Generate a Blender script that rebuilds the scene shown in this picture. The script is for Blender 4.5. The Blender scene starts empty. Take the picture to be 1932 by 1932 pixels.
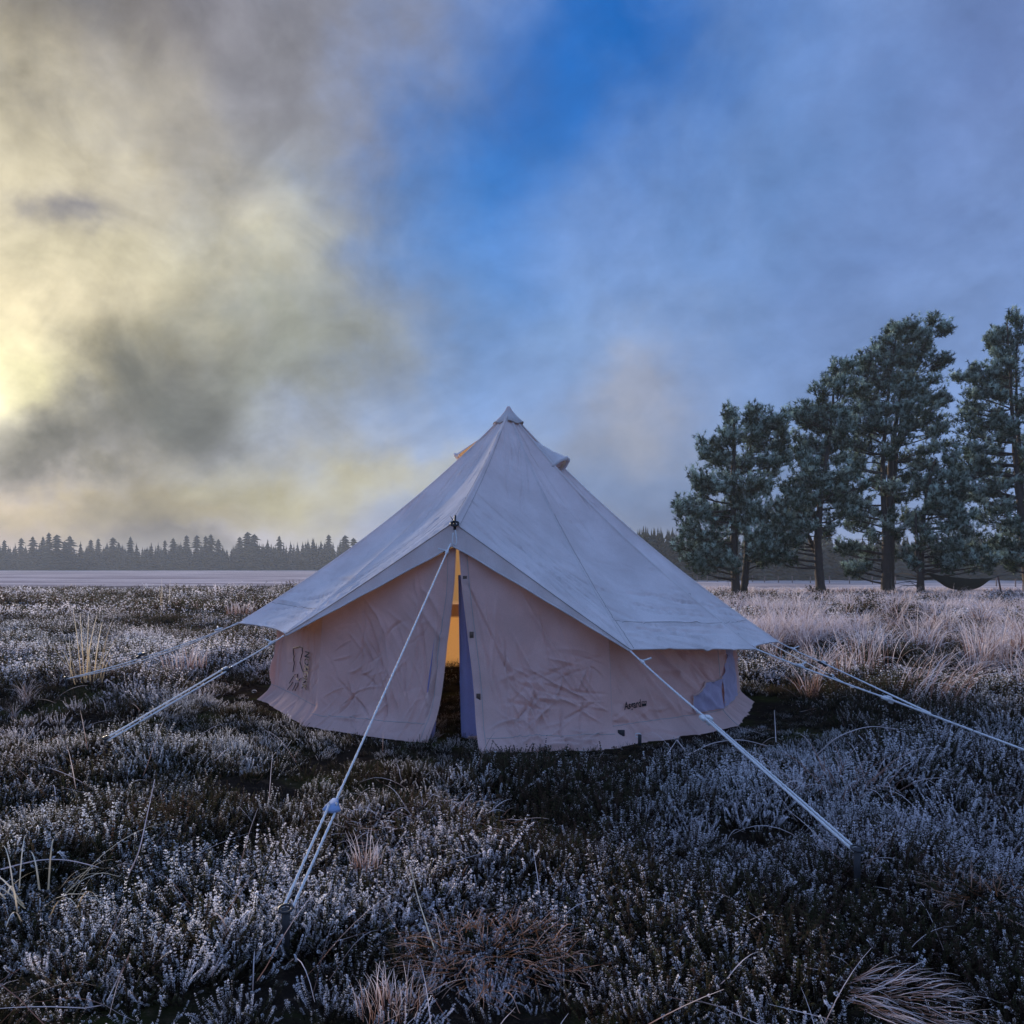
import bpy, math, random
import numpy as np
from mathutils import Vector
R = math.radians
S = bpy.context.scene
COL = S.collection
H0 = 1.13                     # eye height (m)
FPX = 1555.0                  # focal length in px of a 1932 px wide view
HV = 1070.0                   # horizon row in that view

# ------------------------------------------------------------------ camera
cam_d = bpy.data.cameras.new('camera')
cam = bpy.data.objects.new('camera', cam_d); COL.objects.link(cam)
cam.location = (0, 0, H0); cam.rotation_euler = (R(90), 0, 0)
cam_d.sensor_width = 36; cam_d.lens = 36 * FPX / 1932; cam_d.shift_y = (HV - 966) / 1932
cam_d.clip_start = 0.05; cam_d.clip_end = 3000
S.camera = cam
S.view_settings.view_transform = 'Standard'; S.view_settings.look = 'None'
S.view_settings.gamma = 1; S.view_settings.use_curve_mapping = False
S.view_settings.exposure = 0.85
S.render.engine = 'CYCLES'
cy = S.cycles
cy.max_bounces = 5; cy.diffuse_bounces = 3; cy.transmission_bounces = 4; cy.glossy_bounces = 2
cy.volume_bounces = 0; cy.transparent_max_bounces = 12
cy.use_denoising = True
cy.caustics_reflective = False; cy.caustics_refractive = False

def srgb(r, g, b):
    f = lambda c: (c / 255 / 12.92) if c / 255 <= .04045 else ((c / 255 + .055) / 1.055) ** 2.4
    return (f(r), f(g), f(b), 1)

# ------------------------------------------------------------------ node helper
class NT:
    def __init__(s, tree): s.t = tree; s.n = tree.nodes; s.l = tree.links
    def add(s, typ, **kw):
        n = s.n.new(typ)
        for k, v in kw.items():
            if k.startswith('i_'):
                key = k[2:]; key = int(key) if key.isdigit() else key
                s.set(n, key, v)
            else: setattr(n, k, v)
        return n
    def set(s, n, key, v):
        sock = n.inputs[key]
        if isinstance(v, bpy.types.NodeSocket): s.l.new(v, sock)
        else: sock.default_value = v
    def math(s, op, a, b=None, c=None, clamp=False):
        n = s.n.new('ShaderNodeMath'); n.operation = op; n.use_clamp = clamp
        for i, v in enumerate((a, b, c)):
            if v is not None: s.set(n, i, v)
        return n.outputs[0]
    def mix(s, f, a, b, typ='MIX'):
        n = s.n.new('ShaderNodeMix'); n.data_type = 'RGBA'; n.blend_type = typ
        s.set(n, 0, f); s.set(n, 6, a); s.set(n, 7, b)
        return n.outputs[2]
    def ramp(s, f, stops):
        n = s.n.new('ShaderNodeMapRange'); n.interpolation_type = 'SMOOTHSTEP'
        s.set(n, 0, f)
        for i, v in enumerate(stops): s.set(n, i + 1, v)
        return n.outputs[0]
    def noise(s, vec, scale, detail=4, rough=.55, dist=0):
        n = s.n.new('ShaderNodeTexNoise')
        if vec is not None: s.l.new(vec, n.inputs['Vector'])
        n.inputs['Scale'].default_value = scale; n.inputs['Detail'].default_value = detail
        n.inputs['Roughness'].default_value = rough; n.inputs['Distortion'].default_value = dist
        return n
    def map(s, vec, scale=(1, 1, 1), rot=(0, 0, 0), loc=(0, 0, 0)):
        n = s.n.new('ShaderNodeMapping'); s.l.new(vec, n.inputs[0])
        n.inputs['Scale'].default_value = scale; n.inputs['Rotation'].default_value = rot
        n.inputs['Location'].default_value = loc
        return n.outputs[0]

# ------------------------------------------------------------------ world: sky with low morning cloud
SUN_AZ, SUN_EL = R(-34.5), R(9.3)
W = bpy.data.worlds.new('World'); S.world = W; W.use_nodes = True
w = NT(W.node_tree); w.n.clear()
SKY_STRENGTH = 0.1
tc = w.add('ShaderNodeTexCoord')
gen = tc.outputs['Generated']
sky = w.add('ShaderNodeTexSky', sky_type='NISHITA', sun_disc=False)
sky.sun_elevation = SUN_EL; sky.sun_rotation = SUN_AZ; sky.altitude = 100
sep = w.add('ShaderNodeSeparateXYZ'); w.l.new(gen, sep.inputs[0])
az0 = w.math('ARCTAN2', sep.outputs[0], sep.outputs[1])
el0 = w.math('ARCSINE', sep.outputs[2])
wn = w.noise(gen, 3.2, 5, .55); wn2 = w.noise(w.map(gen, loc=(7, 3, 1)), 11, 5, .6)
ws = w.add('ShaderNodeSeparateColor'); w.l.new(wn.outputs['Color'], ws.inputs[0])
ws2 = w.add('ShaderNodeSeparateColor'); w.l.new(wn2.outputs['Color'], ws2.inputs[0])
def warp(a, c1, c2, k1, k2):
    a = w.math('MULTIPLY_ADD', w.math('SUBTRACT', c1, .5), k1, a)
    return w.math('MULTIPLY_ADD', w.math('SUBTRACT', c2, .5), k2, a)
az = warp(az0, ws.outputs[0], ws2.outputs[0], .30, .10)
el = warp(el0, ws.outputs[1], ws2.outputs[1], .20, .07)
# sky regions: (u, v, size u, size v, tilt deg, colour, strength); u, v are read once into azimuth and elevation
REG = [
 (1700, 420, 420, 560, 0, (98,126,178), .85), (1932, 60, 300, 200, 0, (92,110,160), .6),
 (1330, 380, 230, 330, -35, (94,132,188), .75), (1300, 60, 220, 130, 35, (38,96,168), .7),
 (1075, 95, 230, 160, 30, (0,96,182), 1.0), (900, 300, 200, 190, 35, (24,116,200), .92), (1010, 180, 130, 120, 30, (0,100,186), .85),
 (800, 480, 160, 220, 15, (54,128,208), .9), (880, 560, 170, 120, 0, (72,136,210), .75),
 (800, 650, 90, 120, 10, (88,138,202), .6),
 (1020, 690, 330, 110, 0, (112,146,192), .7), (1420, 880, 480, 170, 0, (104,128,166), .75),
 (1300, 990, 420, 90, 0, (86,106,142), .75),
 (1225, 745, 105, 85, 0, (160,162,174), .62), (1170, 830, 90, 60, 0, (146,150,162), .6),
 (600, 60, 330, 150, 20, (112,122,150), .85),
 (120, 520, 430, 520, 0, (162,154,134), 1.0), (520, 540, 150, 300, 10, (150,156,156), .75),
 (330, 60, 350, 130, 0, (126,124,134), .85), (40, 20, 160, 110, 0, (116,112,112), .8),
 (500, 200, 160, 110, 30, (132,134,142), .6),
 (130, 290, 200, 140, -40, (210,200,172), .85), (60, 480, 170, 140, 0, (222,210,178), .85),
 (300, 260, 120, 70, -30, (150,146,140), .6),
 (185, 400, 62, 42, 20, (102,104,126), .9), (300, 540, 190, 110, 25, (202,194,164), .8),
 (190, 600, 140, 70, 20, (220,208,178), .75),
 (480, 660, 150, 120, 0, (148,152,138), .7), (250, 720, 150, 70, 20, (140,136,116), .8),
 (5, 650, 120, 80, 0, (255,240,200), .95), (-10, 770, 110, 70, 0, (255,246,196), .95),
 (310, 805, 160, 64, 20, (104,104,95), .95), (90, 900, 170, 50, 10, (80,82,78), .95),
 (400, 790, 110, 75, 0, (100,104,102), .8),
 (690, 880, 190, 42, 6, (178,174,150), .9), (500, 905, 150, 45, 15, (160,154,124), .85),
 (90, 985, 120, 20, 3, (212,190,138), .9), (350, 960, 220, 26, 8, (164,154,124), .8),
 (520, 1030, 700, 44, 0, (118,114,106), .9), (880, 980, 150, 80, 0, (124,130,142), .6),
]
rag1 = w.noise(w.map(gen, loc=(1, 8, 4)), 5.0, 8, .58, .4).outputs['Fac']; rag2 = w.noise(w.map(gen, loc=(6, 2, 9)), 7.0, 8, .58, .4).outputs['Fac']
col = w.mix(.10, srgb(110, 137, 186), w.mix(1.0, (SKY_STRENGTH,)*3 + (1,), sky.outputs[0], 'MULTIPLY'))  # base sky outside the regions left brighter, as added fill for tent and ground
for (u, v, su, sv, rot, c, k) in REG:
    a = math.atan((u - 966) / FPX); e = math.atan((HV - v) / FPX * math.cos(a))
    ca, sa = math.cos(R(rot)), math.sin(R(rot))
    dx = w.math('SUBTRACT', az, a); dy = w.math('SUBTRACT', el, e)
    p = w.math('MULTIPLY_ADD', dx, ca * FPX / su, w.math('MULTIPLY', dy, sa * FPX / su))
    q = w.math('MULTIPLY_ADD', dy, ca * FPX / sv, w.math('MULTIPLY', dx, -sa * FPX / sv))
    r2 = w.math('MULTIPLY_ADD', p, p, w.math('MULTIPLY', q, q))
    r2 = w.math('MAXIMUM', w.math('MULTIPLY_ADD', w.math('SUBTRACT', (rag1, rag2)[len(c) * 0 + (int(u) // 7) % 2], .5), 2.6, r2), 0)
    m = w.math('MULTIPLY', w.math('EXPONENT', w.math('MULTIPLY', r2, -.85)), k)
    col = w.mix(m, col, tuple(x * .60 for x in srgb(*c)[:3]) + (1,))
# wispy brightness variation, strongest in the cloud bank
rx_ = w.math('SUBTRACT', az0, SUN_AZ - .30); ry_ = w.math('SUBTRACT', el0, -.25)
rr_ = w.math('SQRT', w.math('MULTIPLY_ADD', rx_, rx_, w.math('MULTIPLY_ADD', ry_, ry_, .0004)))
pv_ = w.add('ShaderNodeCombineXYZ'); w.l.new(w.math('DIVIDE', rx_, rr_), pv_.inputs[0]); w.l.new(w.math('DIVIDE', ry_, rr_), pv_.inputs[1]); w.l.new(w.math('MULTIPLY', rr_, .55), pv_.inputs[2])
st = w.noise(pv_.outputs[0], 6.0, 7, .58, .7)
st2 = w.noise(w.map(gen, scale=(1.2, 1.2, 1.6), loc=(2, 5, 3)), 7.5, 7, .6, .5)
br = w.math('MULTIPLY_ADD', w.math('SUBTRACT', st.outputs['Fac'], .5), .72, 1.0)
bank = w.ramp(az0, (-.42, .02, 1.25, .45))
st3 = w.noise(w.map(gen, scale=(1, 1, 1.3), loc=(4, 1, 7)), 11, 8, .58, .25)
br = w.math('MULTIPLY_ADD', w.math('MULTIPLY', w.math('SUBTRACT', st2.outputs['Fac'], .5), bank), .85, br)
br = w.math('MULTIPLY_ADD', w.math('MULTIPLY', w.math('SUBTRACT', st3.outputs['Fac'], .5), bank), .55, br)
st4 = w.noise(w.map(gen, scale=(1, 1, 1.5), loc=(9, 2, 5)), 24, 8, .62, .3)
br = w.math('MULTIPLY_ADD', w.math('SUBTRACT', st4.outputs['Fac'], .5), .30, br)
br = w.math('MAXIMUM', br, .3)
brc = w.add('ShaderNodeCombineColor'); [w.l.new(br, brc.inputs[i]) for i in range(3)]
col = w.mix(1.0, col, brc.outputs[0], 'MULTIPLY')
# glow of the veiled sun
sd = (math.sin(SUN_AZ) * math.cos(SUN_EL), math.cos(SUN_AZ) * math.cos(SUN_EL), math.sin(SUN_EL))
dp = w.add('ShaderNodeVectorMath', operation='DOT_PRODUCT'); w.l.new(gen, dp.inputs[0]); dp.inputs[1].default_value = sd
for k, amp, c in ((1100, .6, (1, .93, .68, 1)), (120, .035, (1, .88, .62, 1))):
    g = w.math('MULTIPLY', w.math('EXPONENT', w.math('MULTIPLY', w.math('SUBTRACT', dp.outputs['Value'], 1.0), k)), amp)
    col = w.mix(g, col, c, 'ADD')
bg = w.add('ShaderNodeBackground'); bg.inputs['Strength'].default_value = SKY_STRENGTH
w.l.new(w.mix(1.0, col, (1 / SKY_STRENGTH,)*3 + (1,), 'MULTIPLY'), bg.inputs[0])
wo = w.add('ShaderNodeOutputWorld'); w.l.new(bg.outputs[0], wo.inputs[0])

# ------------------------------------------------------------------ sun, veiled by cloud low at the left
sl = bpy.data.lights.new('sun', 'SUN'); sl.energy = 3.3; sl.angle = R(7); sl.color = (1, .84, .66)
so = bpy.data.objects.new('sun', sl); COL.objects.link(so)
so.rotation_euler = Vector(sd).to_track_quat('Z', 'Y').to_euler()

# ------------------------------------------------------------------ mesh helpers
def P(u, v, d): return np.array([(u - 966) / FPX * d, d, H0 - (v - HV) / FPX * d])
def proj(p): return 966 + FPX * p[0] / p[1], HV + (H0 - p[2]) / p[1] * FPX

def mk(name, verts, faces, mat, parent=None, smooth=False, attrs=None, link=True):
    verts = np.asarray(verts, dtype=np.float32).reshape(-1, 3)
    if parent is not None:
        p = parent
        while p is not None: verts = verts - np.array(p.location, dtype=np.float32); p = p.parent
    me = bpy.data.meshes.new(name)
    groups = faces if isinstance(faces, list) and len(faces) and isinstance(faces[0], np.ndarray) and faces[0].ndim == 2 else [np.asarray(faces)]
    groups = [g for g in groups if len(g)]
    loops = np.concatenate([g.ravel() for g in groups]).astype(np.int32)
    tot = np.concatenate([np.full(len(g), g.shape[1], np.int32) for g in groups])
    start = np.concatenate([[0], np.cumsum(tot)[:-1]]).astype(np.int32)
    me.vertices.add(len(verts)); me.vertices.foreach_set('co', verts.ravel())
    me.loops.add(len(loops)); me.loops.foreach_set('vertex_index', loops)
    me.polygons.add(len(tot)); me.polygons.foreach_set('loop_start', start)
    me.polygons.foreach_set('loop_total', tot)
    if smooth: me.polygons.foreach_set('use_smooth', np.ones(len(tot), bool))
    for k, a in (attrs or {}).items():
        at = me.attributes.new(k, 'FLOAT', 'POINT'); at.data.foreach_set('value', np.asarray(a, np.float32).ravel())
    me.update(calc_edges=True)
    if mat is not None: me.materials.append(mat)
    o = bpy.data.objects.new(name, me)
    if link: COL.objects.link(o)
    if parent is not None: o.parent = parent
    return o

def tag(o, label=None, cat=None, group=None, kind=None):
    if label: o['label'] = label
    if cat: o['category'] = cat
    if group: o['group'] = group
    if kind: o['kind'] = kind
    return o
def thing(name, loc, label, cat, group=None):
    o = bpy.data.objects.new(name, None); COL.objects.link(o); o.empty_display_size = .1
    o.location = loc
    return tag(o, label, cat, group)

class MB:
    """collects pieces (verts, faces) into one mesh"""
    def __init__(s): s.v = []; s.q = []; s.t = []; s.n = 0; s.a = {}
    def put(s, v, f, **attrs):
        v = np.asarray(v, float).reshape(-1, 3); f = np.asarray(f)
        (s.q if f.shape[1] == 4 else s.t).append(f + s.n); s.v.append(v); s.n += len(v)
        for k, a in attrs.items(): s.a.setdefault(k, []).append(np.broadcast_to(np.asarray(a, float), (len(v),)))
    def build(s, name, mat, parent=None, smooth=False):
        fs = []
        if s.q: fs.append(np.concatenate(s.q))
        if s.t: fs.append(np.concatenate(s.t))
        return mk(name, np.concatenate(s.v), fs, mat, parent, smooth, {k: np.concatenate(a) for k, a in s.a.items()})

def tube(pts, rad, sides=6, cap=True):
    pts = np.asarray(pts, float); n = len(pts); rad = np.broadcast_to(np.asarray(rad, float), (n,))
    tan = np.gradient(pts, axis=0); tan /= np.linalg.norm(tan, axis=1)[:, None] + 1e-12
    ref = np.array([0, 0, 1.]) if abs(tan[:, 2]).mean() < .8 else np.array([1., 0, 0])
    a = np.cross(tan, ref); a /= np.linalg.norm(a, axis=1)[:, None] + 1e-12
    b = np.cross(tan, a)
    th = np.arange(sides) * 2 * math.pi / sides
    v = pts[:, None] + rad[:, None, None] * (np.cos(th)[None, :, None] * a[:, None] + np.sin(th)[None, :, None] * b[:, None])
    i = np.arange(n - 1)[:, None] * sides; j = np.arange(sides)[None]; k = (j + 1) % sides
    f = np.stack([i + j, i + k, i + sides + k, i + sides + j], -1).reshape(-1, 4)
    v = v.reshape(-1, 3)
    if cap:
        v = np.concatenate([v, pts[[0]], pts[[-1]]])
        c0 = np.array([[n * sides, (x + 1) % sides, x, x] for x in range(sides)])
        c1 = np.array([[n * sides + 1, (n - 1) * sides + x, (n - 1) * sides + (x + 1) % sides, (n - 1) * sides + (x + 1) % sides] for x in range(sides)])
        return v, [f, np.concatenate([c0, c1])[:, :3]]
    return v, [f]
def put_tube(mb, pts, rad, sides=6, **attrs):
    v, fs = tube(pts, rad, sides)
    n0 = mb.n; mb.put(v, fs[0], **attrs)
    if len(fs) > 1: mb.t.append(fs[1] + n0)
def box(c, sx, sy, sz, ax=None):
    """bevelled box: 24 verts"""
    c = np.asarray(c, float); b = .18 * min(sx, sy, sz)
    vs = []
    for z, k in ((-sz/2, b), (-sz/2 + b, 0), (sz/2 - b, 0), (sz/2, b)):
        for x, y in ((-1, -1), (1, -1), (1, 1), (-1, 1)):
            vs.append((x * (sx/2 - k), y * (sy/2 - k), z))
    v = np.array(vs)
    if ax is not None: v = v @ np.asarray(ax)
    f = [(3, 2, 1, 0), (12, 13, 14, 15)]
    for r in range(3):
        for j in range(4): k = (j + 1) % 4; f.append((r*4 + j, r*4 + k, r*4 + 4 + k, r*4 + 4 + j))
    return v + c, np.array(f)
def grid_faces(nu, nv):
    i = np.arange(nu - 1)[:, None] * nv; j = np.arange(nv - 1)[None]
    return np.stack([i + j, i + nv + j, i + nv + j + 1, i + j + 1], -1).reshape(-1, 4)

def vnoise(x, y, seed=0):
    x = np.asarray(x, float); y = np.asarray(y, float)
    xi = np.floor(x).astype(np.int64); yi = np.floor(y).astype(np.int64)
    fx = x - xi; fy = y - yi; fx = fx * fx * (3 - 2 * fx); fy = fy * fy * (3 - 2 * fy)
    def h(a, b):
        n = (a * 374761393 + b * 668265263 + seed * 1442695041) & 0x7fffffff
        n = ((n ^ (n >> 13)) * 1274126177) & 0x7fffffff
        return ((n ^ (n >> 16)) & 0xffff) / 65535.0
    return (h(xi, yi) * (1 - fx) + h(xi + 1, yi) * fx) * (1 - fy) + (h(xi, yi + 1) * (1 - fx) + h(xi + 1, yi + 1) * fx) * fy
def fbm(x, y, oct=4, seed=0, gain=.5):
    s = 0; a = 1; t = 0
    for o in range(oct): s = s + a * vnoise(x * 2**o, y * 2**o, seed + o * 17); t += a; a *= gain
    return s / t
def sstep(a, b, x): t = np.clip((np.asarray(x, float) - a) / (b - a), 0, 1); return t * t * (3 - 2 * t)

# ------------------------------------------------------------------ materials
def new_mat(name):
    m = bpy.data.materials.new(name); m.use_nodes = True
    t = NT(m.node_tree); t.n.clear(); o = t.add('ShaderNodeOutputMaterial')
    return m, t, o
def attr(t, name, typ='GEOMETRY'):
    n = t.add('ShaderNodeAttribute'); n.attribute_name = name; n.attribute_type = typ
    return n.outputs['Fac']
def simple(name, c, rough=.8, bump=0, bscale=40, var=.25, vscale=8, metal=0):
    m, t, o = new_mat(name)
    tcn = t.add('ShaderNodeTexCoord').outputs['Object']
    n = t.noise(tcn, vscale, 4)
    c2 = tuple(x * (1 - var) for x in c[:3]) + (1,); c1 = tuple(min(1, x * (1 + var)) for x in c[:3]) + (1,)
    b = t.add('ShaderNodeBsdfPrincipled'); b.inputs['Roughness'].default_value = rough; b.inputs['Metallic'].default_value = metal
    b.inputs['Specular IOR Level'].default_value = .3
    t.l.new(t.mix(n.outputs['Fac'], c2, c1), b.inputs['Base Color'])
    if bump:
        bn = t.noise(tcn, bscale, 4); bp = t.add('ShaderNodeBump'); bp.inputs['Strength'].default_value = bump
        bp.inputs['Distance'].default_value = .01
        t.l.new(bn.outputs['Fac'], bp.inputs['Height']); t.l.new(bp.outputs[0], b.inputs['Normal'])
    t.l.new(b.outputs[0], o.inputs[0])
    return m

def canvas_mat(name, c, trans_c, trans=.35):
    m, t, o = new_mat(name)
    tcn = t.add('ShaderNodeTexCoord').outputs['Object']
    n = t.noise(tcn, 3.0, 6, .65); n2 = t.noise(tcn, 170, 3, .6)
    d1 = tuple(x * .90 for x in c) + (1,); d2 = tuple(min(1, x * 1.1) for x in c) + (1,)
    base = t.mix(t.ramp(n.outputs['Fac'], (.3, .7, 0, 1)), d1, d2)
    base = t.mix(t.math('MULTIPLY', t.ramp(n2.outputs['Fac'], (.35, .75, 0, 1)), .35), base, tuple(x * .6 for x in c) + (1,))
    bp = t.add('ShaderNodeBump'); bp.inputs['Strength'].default_value = .35; bp.inputs['Distance'].default_value = .004
    n3 = t.noise(tcn, 60, 4, .6); t.l.new(n3.outputs['Fac'], bp.inputs['Height'])
    df = t.add('ShaderNodeBsdfDiffuse', i_Roughness=.6); t.l.new(base, df.inputs[0]); t.l.new(bp.outputs[0], df.inputs['Normal'])
    tr = t.add('ShaderNodeBsdfTranslucent'); tr.inputs[0].default_value = trans_c + (1,)
    mx = t.add('ShaderNodeMixShader', i_0=trans); t.l.new(df.outputs[0], mx.inputs[1]); t.l.new(tr.outputs[0], mx.inputs[2])
    t.l.new(mx.outputs[0], o.inputs[0])
    return m
M = {}
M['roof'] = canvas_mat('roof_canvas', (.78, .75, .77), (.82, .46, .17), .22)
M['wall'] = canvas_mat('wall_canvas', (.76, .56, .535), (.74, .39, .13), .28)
M['net'] = canvas_mat('mosquito_net', (.36, .38, .68), (.3, .35, .7), .25)
M['window'] = canvas_mat('window_netting', (.54, .49, .64), (.45, .42, .62), .25)
M['seam'] = canvas_mat('seam_tape', (.52, .47, .46), (.6, .3, .1), .1)
M['print'] = simple('black_print', (.012, .012, .014), .7)
M['patch'] = simple('leather_patch', (.10, .065, .05), .7)
M['rope'] = simple('frosted_rope', (.78, .78, .80), .8, .8, 260, .25, 120)
M['dark'] = simple('dark_metal', (.03, .03, .035), .5, .2, 60)
M['alu'] = simple('frosted_aluminium', (.20, .28, .46), .85, .3, 80, .3, 40, 0)
M['bark'] = simple('pine_bark', (.055, .042, .036), .95, 1.0, 14, .5, 6)
M['hammock'] = simple('hammock_cloth', (.018, .018, .010), .9, .4, 10, .4, 3)
M['post'] = simple('weathered_wood', (.16, .11, .10), .9, .5, 30, .4, 9)
M['stick'] = simple('brown_stick', (.07, .035, .035), .9, .5, 30, .4, 9)
M['spruce'] = simple('dark_conifer', (.030, .045, .034), .95, 0, 1, .4, .3)
M['trunk_far'] = simple('far_trunk', (.05, .045, .04), .95)

def foliage_mat(name, frost_c, warm_c):
    m, t, o = new_mat(name)
    h = attr(t, 'h'); rnd = attr(t, 'rnd')
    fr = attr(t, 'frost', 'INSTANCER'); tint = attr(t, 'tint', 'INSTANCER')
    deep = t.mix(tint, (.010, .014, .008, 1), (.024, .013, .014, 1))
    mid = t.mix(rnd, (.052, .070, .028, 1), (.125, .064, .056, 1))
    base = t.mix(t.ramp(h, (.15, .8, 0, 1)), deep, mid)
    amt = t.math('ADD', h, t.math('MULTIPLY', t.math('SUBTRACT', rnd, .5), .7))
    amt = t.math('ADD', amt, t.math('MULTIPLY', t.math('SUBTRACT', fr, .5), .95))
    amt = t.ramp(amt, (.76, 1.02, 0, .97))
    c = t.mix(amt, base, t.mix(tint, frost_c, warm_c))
    b = t.add('ShaderNodeBsdfDiffuse'); t.l.new(c, b.inputs[0])
    tr = t.add('ShaderNodeBsdfTranslucent'); t.l.new(c, tr.inputs[0])
    mx = t.add('ShaderNodeMixShader', i_0=.42); t.l.new(b.outputs[0], mx.inputs[1]); t.l.new(tr.outputs[0], mx.inputs[2])
    t.l.new(mx.outputs[0], o.inputs[0])
    return m
M['heather'] = foliage_mat('frosted_heather', (.90, .90, .94, 1), (.90, .85, .90, 1))
def straw_mat(name, low, tip, inst=False):
    m, t, o = new_mat(name)
    h = attr(t, 'h'); rnd = attr(t, 'rnd')
    c = t.mix(t.ramp(t.math('ADD', h, t.math('MULTIPLY', t.math('SUBTRACT', rnd, .5), .8)), (.1, .8, 0, 1)), low, tip)
    b = t.add('ShaderNodeBsdfDiffuse'); t.l.new(c, b.inputs[0])
    tr = t.add('ShaderNodeBsdfTranslucent'); t.l.new(c, tr.inputs[0])
    mx = t.add('ShaderNodeMixShader', i_0=.3); t.l.new(b.outputs[0], mx.inputs[1]); t.l.new(tr.outputs[0], mx.inputs[2])
    t.l.new(mx.outputs[0], o.inputs[0])
    return m
M['pale'] = straw_mat('frosted_straw', (.27, .155, .12, 1), (.76, .67, .68, 1))
M['straw'] = straw_mat('brown_straw', (.20, .085, .040, 1), (.46, .30, .24, 1))
M['rush'] = straw_mat('yellow_rush', (.55, .42, .26, 1), (.80, .72, .58, 1))
def needle_mat():
    m, t, o = new_mat('frosted_pine_needles')
    h = attr(t, 'h'); rnd = attr(t, 'rnd')
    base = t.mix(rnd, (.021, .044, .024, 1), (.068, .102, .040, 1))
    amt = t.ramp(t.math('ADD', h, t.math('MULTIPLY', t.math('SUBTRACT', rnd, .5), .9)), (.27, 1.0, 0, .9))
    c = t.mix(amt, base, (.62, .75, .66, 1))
    b = t.add('ShaderNodeBsdfDiffuse'); t.l.new(c, b.inputs[0])
    t.l.new(b.outputs[0], o.inputs[0])
    return m
M['needles'] = needle_mat()

# ------------------------------------------------------------------ ground
TC = np.array([-.03, 7.2])                                   # tent centre
def ground_h(x, y):
    x = np.asarray(x, float); y = np.asarray(y, float)
    h = (fbm(x * .9, y * .9, 4, 3) - .5) * .22 + (fbm(x * .25, y * .25, 3, 9) - .5) * .25 + (fbm(x * 1.9, y * 1.9, 2, 33) - .5) * .20 * (1 - sstep(10, 20, y))
    fade = 1 - sstep(25, 70, y)
    rt = np.hypot(x - TC[0], y - TC[1]); k = sstep(1.7, 3.4, rt)
    h = h * ((1 - .75 * sstep(9, 26, y)) * (fade * .9 + .1)) * k - .08 * sstep(9, 26, y) - np.where(x < 0, .032, .012) * np.clip(x, -4, 4) * (1 - sstep(6, 20, y))
    h = h - 1.0 * sstep(4, 16, x) * sstep(34, 78, y)
    return h
def axis(parts):
    out = []
    for a, b, n in parts: out += list(np.linspace(a, b, n, endpoint=False))
    return np.array(out + [parts[-1][1]])
xs = axis([(-700, -120, 12), (-120, -30, 18), (-30, -8, 30), (-8, 8, 110), (8, 30, 30), (30, 120, 18), (120, 700, 12)])
ys = axis([(-700, -60, 10), (-60, -4, 14), (-4, 1, 14), (1, 12, 90), (12, 40, 70), (40, 120, 50), (120, 700, 24)])
gx, gy = np.meshgrid(xs, ys, indexing='ij')
gz = ground_h(gx, gy)
m, t, o = new_mat('moor_soil')
pos = t.add('ShaderNodeNewGeometry').outputs['Position']
ps = t.add('ShaderNodeSeparateXYZ'); t.l.new(pos, ps.inputs[0])
nA = t.noise(pos, 1.3, 6, .65); nB = t.noise(pos, 14, 5, .7)
near = t.mix(t.ramp(nA.outputs['Fac'], (.45, .68, 0, 1)), (.016, .012, .010, 1), (.030, .034, .010, 1))
near = t.mix(t.ramp(nB.outputs['Fac'], (.52, .8, 0, .6)), near, (.12, .08, .055, 1))
sv = t.map(pos, scale=(.012, .11, 0)); nS = t.noise(sv, 3.0, 6, .7, .8)
nF = t.noise(pos, 3.0, 6, .8)
far = t.mix(t.ramp(nS.outputs['Fac'], (.44, .58, 0, 1)), (.26, .21, .21, 1), (.70, .58, .55, 1))
far = t.mix(t.ramp(nF.outputs['Fac'], (.4, .75, 0, .6)), far, (.26, .20, .20, 1))
yy = t.math('MULTIPLY_ADD', t.math('SUBTRACT', nS.outputs['Fac'], .5), 40.0, ps.outputs[1])
c = t.mix(t.ramp(yy, (34, 62, 0, 1)), near, far)
b = t.add('ShaderNodeBsdfDiffuse'); t.l.new(c, b.inputs[0])
bp = t.add('ShaderNodeBump'); bp.inputs['Strength'].default_value = .6; bp.inputs['Distance'].default_value = .03
t.l.new(nB.outputs['Fac'], bp.inputs['Height']); t.l.new(bp.outputs[0], b.inputs['Normal'])
t.l.new(b.outputs[0], o.inputs[0])
M['soil'] = m
tag(mk('ground', np.stack([gx, gy, gz], -1), grid_faces(len(xs), len(ys)), M['soil'], None, True), kind='structure',
    label='frozen moorland floor running out to a pale frosted field', cat='ground')

# ------------------------------------------------------------------ the bell tent
tent = thing('bell_tent', (TC[0], TC[1], 0), 'pale canvas bell tent with its door flaps ajar, standing on the frosty heather', 'tent')
T3 = np.array([TC[0], TC[1], 0.])
def pol(phi, r, z): return T3 + np.array([math.sin(R(phi)) * r, -math.cos(R(phi)) * r, z])
APEX = pol(0, 0, 2.50)
DOOR = pol(-11, 1.85, 1.42)
EAVE = [(-170, 2.23, .62), (-138, 2.23, .64), (-106, 2.23, .66), (-74, 2.24, .685), (-42, 2.23, .68), None,
        (20, 2.23, .62), (52, 2.23, .55), (84, 2.29, .50), (116, 2.23, .60), (148, 2.23, .60), (190, 2.23, .62)]
EP = [DOOR if e is None else pol(*e) for e in EAVE]

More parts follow.
